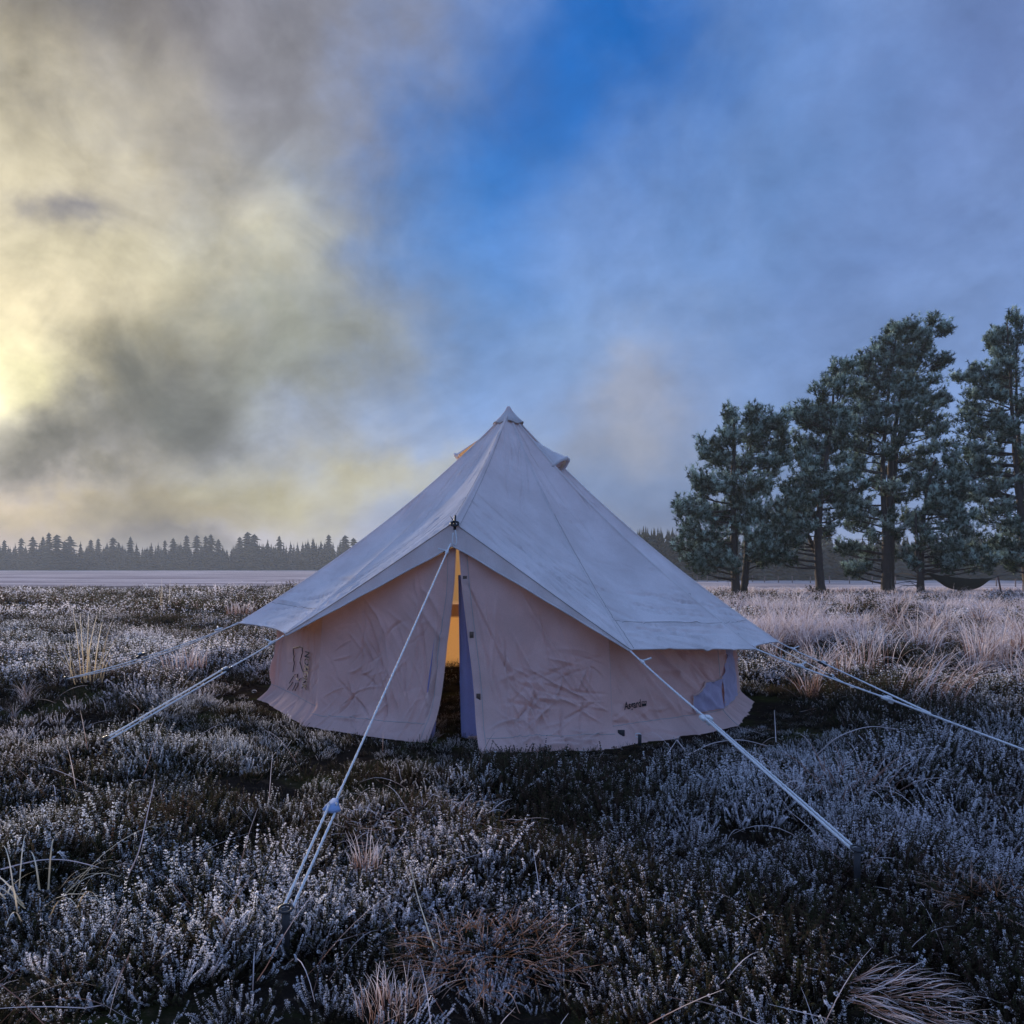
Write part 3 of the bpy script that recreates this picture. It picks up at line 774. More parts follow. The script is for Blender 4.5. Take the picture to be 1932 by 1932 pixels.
mb = MB(); p_ = np.array([P(859, 1000, 5.33), P(862, 1018, 5.31), P(861, 1028, 5.31), P(856, 1030, 5.31), P(852, 1022, 5.31), P(855, 1005, 5.32)])
put_tube(mb, curve(p_, 24), .0045, 6); tag(mb.build('rope_loop', M['rope'], None, True), 'white knotted cord loop hanging at the door peak', 'rope loop')
peg(B1, None, 'dark metal peg in the near heather at the foot of the door rope', .09, .012)
A2 = EP[4] + np.array([-.01, -.01, -.01]); B2 = at_z(200, 1396, .21)
guy_rope(A2, B2, frac_u(A2, B2, 428), frac_u(A2, B2, 513), 'white rope from the left front corner with a dark slider near the tent', .014, 'plastic', .0048)
peg(B2, None, 'peg hidden in frosty heather at the end of the left front rope', .05, .009)
A3 = EP[3]; B3 = at_z(125, 1281, .29)
guy_rope(A3, B3, frac_u(A3, B3, 268), frac_u(A3, B3, 412), 'long double rope running left from the far left eave corner', .022, 'plastic', .0048, True, .04)
peg(B3, None, 'peg beside the tall rush clump at the end of the long left rope', .05, .009)
A4 = EP[6] + np.array([.0, -.01, -.01]); B4 = at_z(1617, 1607, .12)
guy_rope(A4, B4, frac_u(A4, B4, 1332), frac_u(A4, B4, 1212), 'thick white rope from the right front eave corner past the printed wall', .013, 'knot', .0054, tail=-1)
peg(B4, None, 'flat dark peg in the heather at the foot of the right front rope', .13, .012)
A5 = EP[7]; B5 = np.array([2.74, 4.2, .15])
guy_rope(A5, B5, frac_u(A5, B5, 1673), frac_u(A5, B5, 1510), 'white rope running from the right eave off past the right edge of the view', .009, 'knot', .0054, tail=-1)
peg(B5, None, 'peg beyond the right edge at the end of the outermost rope', .06, .009)
A6 = EP[8]; B6 = at_z(1762, 1349, .13)
guy_rope(A6, B6, frac_u(A6, B6, 1552), frac_u(A6, B6, 1497), 'white double rope with a dark slider from the rightmost eave tip', .016, 'plastic', .0050, tail=-1)
peg(B6, None, 'peg among straw at the end of the rope with the dark slider on the right', .05, .009)
A7 = EP[9] + np.array([0, 0, .10]); B7 = at_z(1616, 1301, .13)
guy_rope(A7, B7, .85, frac_u(A7, B7, 1430), 'thin white rope behind the right eave tip, only partly seen', .010, 'plastic', .0045)
peg(B7, None, 'small peg with a pale top behind the two right ropes', .06, .009)
# small wall pegs that hold the skirt
for (u, v, lb) in ((482, 1309, 'small peg with a white loop at the left foot of the tent'), (1207, 1393, 'flat black peg at the skirt below the printed name')):
    b = at_z(u, v, .05); th = thing('tent_peg', tuple(b), lb, 'tent peg')
    mb = MB(); v_, f_ = box(b + np.array([0, 0, -.01]), .022, .008, .07); mb.put(v_, f_); mb.build('stake', M['dark'], th)
    a = np.linspace(0, 2 * math.pi, 13); mb = MB(); put_tube(mb, b + np.stack([np.cos(a) * .02 - .01, 0 * a, np.sin(a) * .012 + .02], -1), .003, 5); mb.build('cord_loop', M['rope'], th, True)

# ------------------------------------------------------------------ heather: sprig clumps, scattered over the moor
def ribbons(Pp, Wd, side):
    """Pp (N,K,3), Wd (N,K), side (N,3) -> verts, quads"""
    N, K = Pp.shape[:2]
    a = Pp - side[:, None] * Wd[..., None] / 2; b = Pp + side[:, None] * Wd[..., None] / 2
    v = np.stack([a, b], 2).reshape(-1, 3)
    base = (np.arange(N) * K * 2)[:, None] + np.arange(K - 1)[None] * 2
    f = np.stack([base, base + 1, base + 3, base + 2], -1).reshape(-1, 4)
    return v, f
def unit(v): return v / (np.linalg.norm(v, axis=-1, keepdims=True) + 1e-9)
def heather_clump(seed, S_, rad, h0, h1, nodes, per, leaf, lw, spread=.7, lean=(0, 0)):
    rg = np.random.default_rng(seed)
    ang = rg.uniform(0, 2 * math.pi, S_); rr = rad * np.sqrt(rg.uniform(0, 1, S_))
    base = np.stack([np.cos(ang) * rr * .55, np.sin(ang) * rr * .55, -.03 + 0 * rr], -1)
    hh = rg.uniform(h0, h1, S_) * (1 - .35 * (rr / rad) ** 2)
    tip = base + np.stack([np.cos(ang) * rr * spread + lean[0] * hh + rg.normal(0, .24, S_) * hh, np.sin(ang) * rr * spread + lean[1] * hh + rg.normal(0, .24, S_) * hh, hh], -1)
    midp = (base + tip) / 2 + np.stack([np.cos(ang) * rr * .25, np.sin(ang) * rr * .25, 0 * rr], -1) + rg.normal(0, .016, (S_, 3))
    K = 5; tt = np.linspace(0, 1, K)[None, :, None]
    sp = base[:, None] * (1 - tt) ** 2 + midp[:, None] * 2 * tt * (1 - tt) + tip[:, None] * tt ** 2
    sd1 = unit(np.stack([-np.sin(ang), np.cos(ang), 0 * ang], -1))
    V = []; Q = []; Tt = []; Hh = []; Rn = []; n = 0
    v, f = ribbons(sp, np.full((S_, K), .0026) , sd1); V.append(v); Q.append(f); n += len(v)
    Hh.append(np.repeat(np.tile(np.linspace(0, .5, K), S_), 2)); Rn.append(np.full(len(v), .3))
    t_ = np.linspace(.22, 1, nodes)[None] + rg.uniform(-.02, .02, (S_, nodes)); t_ = np.clip(t_, 0, 1)
    c = base[:, None] * ((1 - t_) ** 2)[..., None] + midp[:, None] * (2 * t_ * (1 - t_))[..., None] + tip[:, None] * (t_ ** 2)[..., None]
    tg = unit(2 * (midp - base)[:, None] * (1 - t_)[..., None] + 2 * (tip - midp)[:, None] * t_[..., None])
    sr = rg.uniform(0, 1, S_)
    for k in range(per):
        a = 2 * math.pi * k / per + np.arange(nodes)[None] * 1.3 + rg.uniform(-.4, .4, (S_, nodes))
        r0 = np.stack([np.cos(a), np.sin(a), 0 * a], -1); r0 = unit(r0 - tg * (r0 * tg).sum(-1, keepdims=True))
        sdv = np.cross(tg, r0); dr = unit(tg * .75 + r0 * .85)
        ll = leaf * rg.uniform(.7, 1.25, (S_, nodes))[..., None] * (1.15 - .35 * t_)[..., None]
        wv = lw * .5
        a_ = c - sdv * wv; b_ = c + sdv * wv; e_ = c + dr * ll + sdv * wv * .5; e2 = c + dr * ll - sdv * wv * .5
        v = np.stack([a_, b_, e_, e2], 2).reshape(-1, 3); m_ = S_ * nodes
        Q.append((np.arange(m_) * 4)[:, None] + np.arange(4)[None] + n); V.append(v); n += len(v)
        hb = (t_ * (.75 + .25 * hh[:, None] / h1)).reshape(-1)
        Hh.append(np.stack([hb * .62, hb * .62, hb * 1.16, hb * 1.16], 1).ravel()); Rn.append(np.repeat((rg.uniform(0, 1, m_) * .4 + .6 * np.repeat(sr, nodes)), 4))
    off = 0; Qa = [Q[0]] + Q[1:]
    return np.concatenate(V), np.concatenate(Qa), np.concatenate(Hh), np.concatenate(Rn)
lib = bpy.data.collections.new('heather_sprigs')
NEAR, MIDC, FARC = 6, 4, 3
names = []
def lib_add(name, data):
    v, f, h, r = data
    ob = mk(name, v, f, M['heather'], None, False, {'h': h, 'rnd': r}, link=False); lib.objects.link(ob)
for k in range(NEAR): lib_add('a%02d' % k, heather_clump(100 + k, 34, .14, .06 + .01 * k, .17 + .015 * k, 16, 5, .0090, .0050, .85, (.25 * math.sin(k * 2.1), .25 * math.cos(k * 2.1)) if k > 2 else (0, 0)))
for k in range(MIDC): lib_add('b%02d' % k, heather_clump(200 + k, 60, .22, .08, .24, 8, 3, .017, .009, .8))
for k in range(FARC): lib_add('c%02d' % k, heather_clump(300 + k, 110, .55, .08, .24, 5, 3, .036, .018, .8))

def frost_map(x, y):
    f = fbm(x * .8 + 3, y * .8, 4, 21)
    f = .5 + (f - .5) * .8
    path_shadow = np.exp(-((x - .25) / (.30 + .05 * y)) ** 2) * (1 - sstep(5.4, 6.4, y)) * (.45 + .55 * sstep(2.4, 4.2, y))  # trodden door path, with the tent's cast shadow put in as thinner frost
    shade = np.exp(-(((x - 2.55) / .8) ** 2 + ((y - 6.3) / .9) ** 2))  # tent's shadow on its right side, also put in as thinner frost
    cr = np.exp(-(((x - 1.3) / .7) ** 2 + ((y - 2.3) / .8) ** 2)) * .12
    return np.clip(f + .00 - .13 * sstep(7, 16, y) - .42 * path_shadow - .4 * shade - cr, 0, 1.15)
rs = np.random.default_rng(5)
PX, PS, PR, PV, PF, PT = [], [], [], [], [], []
def scatter(d0, d1, dens, vmin, vn, s0, s1, keep=None):
    w0 = .72 * d1 + 1.0
    n = int((d1 - d0) * 2 * w0 * dens)
    x = rs.uniform(-w0, w0, n); y = rs.uniform(d0, d1, n)
    ok = np.abs(x) < .68 * y + .8
    rt = np.hypot(x - TC[0], y - TC[1]); ok &= (rt > 2.17) | ((rt < 1.7) & (rs.uniform(0, 1, n) < .35)) | ((np.abs(x + .36) < .16) & (y > 4.9) & (y < 7))
    for (px_, py_) in ((-.68, 2.42), (1.27, 3.02)): ok &= ((x - px_) / .10) ** 2 + ((y - py_ + .10) / .17) ** 2 > 1
    patch = fbm(x * 1.1, y * 1.1, 3, 55)
    ok &= rs.uniform(0, 1, n) < (.35 + 1.6 * sstep(.36, .55, patch))
    if keep is not None: ok &= keep(x, y)
    ok0 = ok; x, y, patch = x[ok], y[ok], patch[ok]; n = len(x)
    front = (y < TC[1]) & (np.abs(x) < 2.3) & (y > 4.6)
    z = ground_h(x, y)
    PX.append(np.stack([x, y, z], -1))
    sc = rs.uniform(s0, s1, n) * (.7 + .55 * sstep(.35, .7, patch)) * np.where(front, .62, 1) * np.where(rt[ok0] < 2.75, np.where(x < -.55, .8, .52), 1) * np.where(y < 2.0, .8, 1)
    PS.append(sc); PR.append(np.stack([rs.normal(0, .16, n), rs.normal(0, .16, n), rs.uniform(0, 6.28, n)], -1))
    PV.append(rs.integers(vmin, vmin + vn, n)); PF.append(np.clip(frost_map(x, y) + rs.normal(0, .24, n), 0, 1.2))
    PT.append(np.clip(.5 + .35 * sstep(7, 18, y) + (fbm(x * .6, y * .6, 2, 71) - .5) * 2.2 + rs.normal(0, .15, n), 0, 1))
grassy = lambda x, y: sstep(1.2, 3.2, x - .10 * (y - 6)) * sstep(5.2, 9.5, y)      # the straw meadow on the right
scatter(.9, 3.6, 190, 0, NEAR, .46, .92)
scatter(3.6, 6.6, 135, 0, NEAR, .50, .95, lambda x, y: rs.uniform(0, 1, len(x)) > .5 * grassy(x, y))
scatter(6.6, 16, 42, NEAR, MIDC, .65, 1.1, lambda x, y: rs.uniform(0, 1, len(x)) > .35 * grassy(x, y))
scatter(16, 62, 5.0, NEAR + MIDC, FARC, .8, 1.3, lambda x, y: (rs.uniform(0, 1, len(x)) > .2 * grassy(x, y)) & (y < 33 + 15 * fbm(x * .05, y * .05, 3, 8) + np.where(x > 4, -12, 0)))

def instancer(name, pts, sc, rot, var, attrs, coll, mat, label, cat):
    me = bpy.data.meshes.new(name); me.vertices.add(len(pts)); me.vertices.foreach_set('co', pts.astype(np.float32).ravel())
    a = me.attributes.new('rot', 'FLOAT_VECTOR', 'POINT'); a.data.foreach_set('vector', rot.astype(np.float32).ravel())
    a = me.attributes.new('scl', 'FLOAT', 'POINT'); a.data.foreach_set('value', sc.astype(np.float32))
    a = me.attributes.new('variant', 'INT', 'POINT'); a.data.foreach_set('value', var.astype(np.int32))
    for k, x in attrs.items(): a = me.attributes.new(k, 'FLOAT', 'POINT'); a.data.foreach_set('value', x.astype(np.float32))
    me.update(); ob = bpy.data.objects.new(name, me); COL.objects.link(ob); me.materials.append(mat)
    g = bpy.data.node_groups.new(name + '_scatter', 'GeometryNodeTree')
    g.interface.new_socket('Geometry', in_out='INPUT', socket_type='NodeSocketGeometry'); g.interface.new_socket('Geometry', in_out='OUTPUT', socket_type='NodeSocketGeometry')
    nd = g.nodes; gi, go = nd.new('NodeGroupInput'), nd.new('NodeGroupOutput')
    iop = nd.new('GeometryNodeInstanceOnPoints'); ci = nd.new('GeometryNodeCollectionInfo')
    ci.inputs['Collection'].default_value = coll; ci.inputs['Separate Children'].default_value = True; ci.inputs['Reset Children'].default_value = True
    def na(nm, typ):
        x = nd.new('GeometryNodeInputNamedAttribute'); x.data_type = typ; x.inputs['Name'].default_value = nm
        return x.outputs['Attribute']
    er = nd.new('FunctionNodeEulerToRotation'); g.links.new(na('rot', 'FLOAT_VECTOR'), er.inputs[0])
    g.links.new(gi.outputs[0], iop.inputs['Points']); g.links.new(ci.outputs[0], iop.inputs['Instance'])
    iop.inputs['Pick Instance'].default_value = True
    g.links.new(na('variant', 'INT'), iop.inputs['Instance Index']); g.links.new(er.outputs[0], iop.inputs['Rotation'])
    g.links.new(na('scl', 'FLOAT'), iop.inputs['Scale']); g.links.new(iop.outputs[0], go.inputs[0])
    md = ob.modifiers.new('scatter', 'NODES'); md.node_group = g
    return tag(ob, label, cat, kind='stuff')
cat_ = lambda L: np.concatenate(L)
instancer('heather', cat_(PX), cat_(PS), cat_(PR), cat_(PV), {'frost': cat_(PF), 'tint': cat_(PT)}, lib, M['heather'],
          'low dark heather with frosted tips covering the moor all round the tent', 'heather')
print('heather clumps', len(cat_(PX)))

# ------------------------------------------------------------------ grasses
def blades(rg, n, centre, rad, h0, h1, bend0, bend1, wdt, K=7, lean=None, flat=0.):
    ang = rg.uniform(0, 2 * math.pi, n); rr = rad * np.sqrt(rg.uniform(0, 1, n))
    b = np.asarray(centre) + np.stack([np.cos(ang) * rr, np.sin(ang) * rr, 0 * rr], -1)
    L = rg.uniform(h0, h1, n); bd = rg.uniform(bend0, bend1, n); a2 = ang + rg.normal(0, .7, n)
    d = np.stack([np.cos(a2), np.sin(a2), 0 * a2], -1)
    if lean is not None: d = unit(d * .6 + np.asarray(lean))
    th0 = rg.uniform(.05, .25, n) + flat; t_ = np.linspace(0, 1, K)
    th = th0[:, None] + bd[:, None] * t_[None] ** 1.4
    step = (L / (K - 1))[:, None]
    hx = np.concatenate([np.zeros((n, 1)), np.cumsum(np.sin(th[:, :-1]) * step, 1)], 1)
    hz = np.concatenate([np.zeros((n, 1)), np.cumsum(np.cos(th[:, :-1]) * step, 1)], 1)
    p = b[:, None] + d[:, None] * hx[..., None] + np.array([0, 0, 1.]) * hz[..., None]
    p[..., 2] = np.maximum(p[..., 2], b[:, None, 2] + .01)
    side = np.cross(d, [0, 0, 1.]); side = unit(side + rg.normal(0, .35, (n, 3)))
    wv = wdt * (1 - .75 * t_[None] ** 2) * rg.uniform(.7, 1.3, (n, 1))
    v, f = ribbons(p, wv, side)
    return v, f, np.repeat(np.tile(t_, n), 2), np.repeat(rg.uniform(0, 1, n), K * 2)
def tuft_obj(name, parts, mat, link=True, label=None, cat=None, group=None, loc=None):
    mb = MB()
    for (v, f, h, r) in parts: mb.put(v, f, h=h, rnd=r)
    o_ = mb.build(name, mat) if link else None
    return tag(o_, label, cat, group)
glib = bpy.data.collections.new('grass_tufts')
for k in range(6):
    rg = np.random.default_rng(400 + k)
    v, f, h, r = blades(rg, 46, (0, 0, 0), .10, .28, .62, .5, 2.3, .0075 if k < 3 else .014, 6, flat=.1)
    glib.objects.link(mk('a%02d' % k, v, f, M['pale'], None, False, {'h': h, 'rnd': r}, link=False))
for k in range(2):
    rg = np.random.default_rng(450 + k)
    v, f, h, r = blades(rg, 70, (0, 0, 0), .35, .25, .5, .5, 2.2, .04, 4, flat=.1)
    glib.objects.link(mk('b%02d' % k, v, f, M['pale'], None, False, {'h': h, 'rnd': r}, link=False))
GX, GS, GV = [], [], []
def gscatter(n, xr, yr, v0, vn, s0, s1, dens):
    x = rs.uniform(*xr, n); y = rs.uniform(*yr, n)
    ok = (rs.uniform(0, 1, n) < dens(x, y)) & (np.abs(x) < .70 * y + 1) & (np.hypot(x - TC[0], y - TC[1]) > 2.6)
    x, y = x[ok], y[ok]; GX.append(np.stack([x, y, ground_h(x, y)], -1)); GS.append(rs.uniform(s0, s1, len(x))); GV.append(rs.integers(v0, v0 + vn, len(x)))
clumpy = lambda x, y: grassy(x, y) * (.18 + 1.2 * sstep(.42, .62, fbm(x * .55, y * .55, 3, 91)))
gscatter(2600, (1, 11), (5.5, 14), 0, 3, .6, 1.15, lambda x, y: clumpy(x, y) * .38)
gscatter(5200, (0, 20), (12, 27), 3, 3, .6, 1.0, lambda x, y: (clumpy(x, y) > .74) * .50 + .04)
gscatter(260, (1, 18), (8, 25), 0, 3, 1.0, 1.5, lambda x, y: grassy(x, y) * .5)
gscatter(2600, (0, 40), (24, 48), 6, 2, .45, .8, lambda x, y: grassy(x, y) * (.10 + .8 * sstep(.45, .6, fbm(x * .3, y * .15, 3, 92))))
gscatter(600, (-6, 3), (2.4, 7), 0, 3, .16, .34, lambda x, y: .16 * sstep(.55, .7, fbm(x * .8, y * .8, 3, 93)))
gp = cat_(GX)
instancer('frosted_grass', gp, cat_(GS), np.stack([rs.normal(0, .1, len(gp)), rs.normal(0, .1, len(gp)), rs.uniform(0, 6.28, len(gp))], -1), cat_(GV),
          {'frost': np.ones(len(gp)), 'tint': np.zeros(len(gp))}, glib, M['pale'], 'pale frosted straw grass arching over the moor, thickest on the right', 'grass')
print('grass tufts', len(gp))
# loose single stalks lying through the heather
rg = np.random.default_rng(12); parts = []
for k in range(420):
    y = 1.7 + 7 * rg.uniform(0, 1) ** 1.3; x = rg.uniform(-.66, .66) * y
    if math.hypot(x - TC[0], y - TC[1]) < 2.3: continue
    z = float(ground_h(x, y)) + rg.uniform(.02, .10)
    parts.append(blades(rg, 1, (x, y, z), .01, .10, .42, .1, 1.7, .0032, 8, flat=rg.uniform(.3, 1.4)))
tuft_obj('loose_stalks', parts, M['pale']); tag(bpy.data.objects['loose_stalks'], 'single bent dry stalks scattered through the near heather', 'dry stalks', kind='stuff')
# tussocks that can be told apart
def tussock(u, v, z, label, spec, mat, name='grass_tussock', cat='grass tussock', seed=0, group=None):
    d = (H0 - z) * FPX / (v - HV); c = P(u, v, d); rg = np.random.default_rng(900 + seed)
    th = None
    parts = [blades(rg, *([a[0], c] + list(a[1:8])), **(a[8] if len(a) > 8 else {})) for a in spec]
    o_ = tuft_obj(name, parts, mat, True, label, cat, group)
    # set the origin at the tussock's base
    me = o_.data; co = np.empty(len(me.vertices) * 3, np.float32); me.vertices.foreach_get('co', co)
    me.vertices.foreach_set('co', (co.reshape(-1, 3) - c.astype(np.float32)).ravel()); o_.location = c
    return o_
tussock(165, 1288, .20, 'clump of tall straight yellow rushes beside the left rope end', [(12, .10, .46, .72, .05, .5, .0085), (12, .2, .25, .55, .3, 1.3, .007, 7, {'flat': .3})], M['rush'], 'rush_clump', 'rush clump', 1)
tussock(308, 1152, .18, 'thin upright stalks far back on the left moor', [(8, .25, .5, .8, .0, .4, .013)], M['rush'], 'rush_clump', 'rush clump', 2)
tussock(350, 1262, .20, 'small spiky pale tussock between the two left ropes', [(70, .20, .14, .26, .2, 1.4, .006)], M['pale'], seed=3)
tussock(455, 1160, .2, 'pale tussock in the heather just left of the left eave tip', [(70, .3, .18, .34, .2, 1.4, .010)], M['pale'], seed=4)
tussock(930, 1800, .06, 'flattened brown tussock of dead grass in the middle foreground', [(170, .22, .05, .14, .6, 2.2, .0024, 8, {'flat': .9}), (90, .20, .05, .13, .8, 2.6, .0024, 8, {'flat': .7}), (60, .25, .06, .16, .3, 1.6, .0020, 7, {'flat': 1.25})], M['straw'], seed=5)
tussock(735, 1915, .04, 'upright pale tussock at the bottom edge left of centre', [(110, .08, .05, .11, .3, 1.5, .0020)], M['pale'], seed=6)
tussock(1690, 1890, .05, 'combed-over frosted tussock in the bottom right corner', [(170, .13, .06, .16, .5, 1.7, .0022, 7, {'lean': (.9, -.3, 0), 'flat': 1.0})], M['pale'], seed=7)
tussock(810, 1560, .05, 'frosty matted grass right of the metal rope slider', [(150, .34, .06, .18, .6, 2.0, .0036, 7, {'flat': .9})], M['pale'], seed=8)
tussock(1880, 1700, .05, 'rusty brown tussock low at the right edge', [(100, .18, .06, .16, .5, 1.6, .0034, 7, {'flat': .9})], M['straw'], seed=9)
tussock(1585, 1490, .06, 'frosted straw bent under the right front rope', [(60, .25, .20, .50, 1.0, 2.2, .004, 8, {'flat': .6})], M['pale'], seed=10)
tussock(690, 1640, .05, 'short pale tuft behind the near double rope', [(60, .06, .06, .14, .3, 1.5, .003)], M['pale'], seed=11)
tussock(50, 1720, .05, 'yellowish bent stalks at the left edge of the foreground', [(26, .16, .18, .40, .6, 2.2, .0045, 8, {'flat': .5})], M['rush'], seed=12)
tussock(1640, 1265, .06, 'tall arching pale grass right behind the double ropes', [(46, .30, .40, .72, .6, 2.2, .0075)], M['pale'], seed=13)
tussock(1755, 1330, .06, 'fan of long frosted blades lying toward the right', [(70, .28, .36, .75, .8, 2.1, .0065, 8, {'lean': (.9, 0, 0), 'flat': .3})], M['pale'], seed=14)
tussock(1860, 1250, .06, 'tall upright frosted grass near the right edge behind the ropes', [(40, .26, .45, .78, .3, 1.6, .0075)], M['pale'], seed=15)
tussock(1480, 1190, .06, 'arching grass tuft just behind the right eave tip', [(60, .32, .45, .75, .5, 2.0, .009)], M['pale'], seed=16)
def stalk(pts, r, label, mat='pale'):
    p = curve(np.array(pts), 30); mb = MB(); put_tube(mb, p, r * np.linspace(1, .5, 30), 5, h=1.0, rnd=.6)
    return tag(mb.build('grass_stalk', M[mat], None, True), label, 'grass stalk')
stalk([at_z(2, 1640, .12), P(75, 1621, 2.9), P(130, 1622, 2.85), P(185, 1636, 2.75)], .0028, 'long white arched stalk lying in the left foreground')
stalk([at_z(1257, 1426, .03), P(1277, 1396, 5.0)], .003, 'left leg of a broken white stalk in front of the right wall')
stalk([P(1277, 1396, 5.0), at_z(1299, 1424, .05)], .003, 'right leg of a broken white stalk in front of the right wall')
stalk([at_z(1298, 1424, .06), P(1345, 1400, 4.9), P(1400, 1394, 4.85), P(1450, 1408, 4.8)], .003, 'arched white stalk crossing behind the right front rope')
stalk([at_z(1540, 1425, .08), P(1580, 1388, 4.4), P(1640, 1368, 4.5), P(1695, 1376, 4.5)], .003, 'big arched stalk standing clear of the right heather')
stalk([at_z(240, 1655, .08), P(262, 1610, 2.75), P(275, 1550, 2.8), P(292, 1470, 2.85)], .0026, 'straight frosted stalk leaning right in the left foreground')
stalk([at_z(1464, 1400, .04), P(1461, 1340, 5.3)], .003, 'upright bare stalk right of the tent skirt')
stalk([at_z(820, 1790, .05), P(790, 1700, 2.5), P(775, 1640, 2.55)], .0022, 'thin brown stalk standing left of the brown tussock', 'rush')

# ------------------------------------------------------------------ pines on the right
ZU = lambda x: 1247.4 + x * .3543
ZV = lambda y: 571.7 + y * .3543
def pine(name_label, base, D, trunks, blobs, seed, tuft_scale=1.15):
    """trunks: lists of (x, y, radius); blobs: (x, y, rx, ry), all read off the picture and set at distance D"""
    rg = np.random.default_rng(seed)
    px = .3543 * D / FPX                                    # metres per unit
    W3 = lambda x, y, dy=0.: P(ZU(x), ZV(y), D) + np.array([0, dy, 0])
    bz = W3(*base); bz[2] = float(ground_h(bz[0], bz[1])); th = thing('pine_tree', tuple(bz), name_label, 'tree', 'pines on the right')
    tl = []
    for k, tr in enumerate(trunks):
        p = np.array([W3(x, y, (k - (len(trunks) - 1) / 2) * .35 * (1 if i else .6)) for i, (x, y, r) in enumerate(tr)])
        p[0, 2] = min(p[0, 2], float(ground_h(p[0, 0], p[0, 1])) - .15) if tr[0][1] > 1500 else p[0, 2]
        n = 34; pc = curve(p, n); rr = .62 * np.interp(np.linspace(0, 1, n), np.linspace(0, 1, len(tr)), [r for (_, _, r) in tr])
        pc[1:-1] += np.cumsum(rg.normal(0, .012, (n - 2, 3)), 0) * [1, 1, 0] * .6
        rr[:4] *= np.array([1.35, 1.18, 1.07, 1.02]) if tr[0][1] > 1500 else 1
        mb = MB(); v, fs = tube(pc, rr, 10)
        v[:n * 10] += rg.normal(0, .012, (n * 10, 3)); mb.put(v, fs[0]); mb.t.append(fs[1]); mb.build('trunk', M['bark'], th, True)
        tl.append((pc, rr))
    limb = MB(); nV, nF, nH, nR = [], [], [], []; nv = 0
    blobs = list(blobs) + [(x + rg.normal(0, .35) * rx, y + rg.uniform(.3, 1.1) * ry + 12, rx * rg.uniform(.35, .6), ry * rg.uniform(.5, .9)) for (x, y, rx, ry) in blobs if rg.uniform() < .8]
    for (x, y, rx, ry) in blobs:
        # where the limb leaves the nearest trunk
        k = rg.integers(len(tl)); best = None
        for (pc, rr) in tl:
            c0 = W3(x, y + 55); dd = np.abs(pc[:, 2] - c0[2]) * 1.3 + np.abs(pc[:, 0] - c0[0]) * .5
            j = int(np.argmin(dd)); 
            if best is None or dd[j] < best[0]: best = (dd[j], pc[j], rr[j])
        start = best[1]
        hx = abs(W3(x, y)[0] - start[0])
        dyc = rg.uniform(-1, 1) * (.25 + 1.0 * math.exp(-hx / 1.2))
        c = W3(x, y, dyc); R3 = np.array([rx * px, max(rx, ry) * px * 1.05, ry * px * 1.3])
        # limb and its twigs
        end = c - np.array([0, 0, R3[2] * .35]); mid = (start + end) / 2 + np.array([0, 0, -.10 + rg.normal(0, .08)]) + rg.normal(0, .08, 3)
        tt = np.linspace(0, 1, 9)[:, None]; lp = start * (1 - tt) ** 2 + mid * 2 * tt * (1 - tt) + end * tt ** 2
        r0 = min(best[2] * .55, .018 + .022 * np.linalg.norm(end - start)); put_tube(limb, lp, np.linspace(r0, .012, 9), 5)
        ns = max(7, int(rx * ry / 250)); 
        for q in range(ns):
            dv = unit(rg.normal(0, 1, 3)); dv[2] = dv[2] * .8 + .22; tipp = c + dv * R3 * rg.uniform(.5, 1.25)
            s_ = lp[rg.integers(4, 9)]; md = (s_ + tipp) / 2 + np.array([0, 0, -.06]); t3 = np.linspace(0, 1, 5)[:, None]
            tp = s_ * (1 - t3) ** 2 + md * 2 * t3 * (1 - t3) + tipp * t3 ** 2
            put_tube(limb, tp, np.linspace(.014, .006, 5), 3)
            # shoots along the outer half of the twig
            m_ = int(rg.integers(7, 12)); f = rg.uniform(.35, 1.05, m_)[:, None]
            cc = s_ * (1 - f) ** 2 + md * 2 * f * (1 - f) + tipp * f ** 2 + rg.normal(0, .085, (m_, 3)) * tuft_scale
            ax = unit(unit(tipp - c) * .55 + np.array([0, 0, .75]) + rg.normal(0, .3, (m_, 3)))
            N = 17
            L = rg.uniform(.10, .17, (m_, N)) * tuft_scale
            d0 = unit(rg.normal(0, 1, (m_, N, 3))); d = unit(d0 * .85 + ax[:, None] * .75)
            b0 = cc[:, None] + ax[:, None] * rg.uniform(-.06, .07, (m_, N, 1)) * tuft_scale
            sd_ = unit(np.cross(d, unit(rg.normal(0, 1, (m_, N, 3))))) * .011 * tuft_scale
            v = np.stack([b0 - sd_, b0 + sd_, b0 + d * L[..., None]], 2).reshape(-1, 3)
            hgt = np.clip((cc[:, 2] - c[2]) / (R3[2] + 1e-6), -1, 1) * .25 + .42 + rg.normal(0, .10, m_)
            hN = hgt[:, None] + .30 * d[..., 2]
            nH.append(np.stack([hN * .5, hN * .5, hN + .12], -1).ravel())
            nR.append(np.repeat(np.repeat(rg.uniform(0, 1, m_), N), 3))
            nF.append(np.arange(m_ * N * 3).reshape(-1, 3) + nv); nV.append(v); nv += len(v)
    for q in range(14):                                     # bare dead branches low on the stems
        pc, rr = tl[rg.integers(len(tl))]; j = int(rg.uniform(.10, .62) * len(pc)); a_ = rg.uniform(0, 6.28); L = rg.uniform(.5, 1.7)
        t3 = np.linspace(0, 1, 7)[:, None]; dr = np.array([math.cos(a_), math.sin(a_), rg.uniform(-.1, .35)])
        bp_ = pc[j] + dr * L * t3 + np.array([0, 0, 1.]) * rg.uniform(-.25, .35) * t3 ** 2 * L + np.cumsum(rg.normal(0, .03, (7, 3)), 0) * t3
        put_tube(limb, bp_, np.linspace(.024, .006, 7), 4)
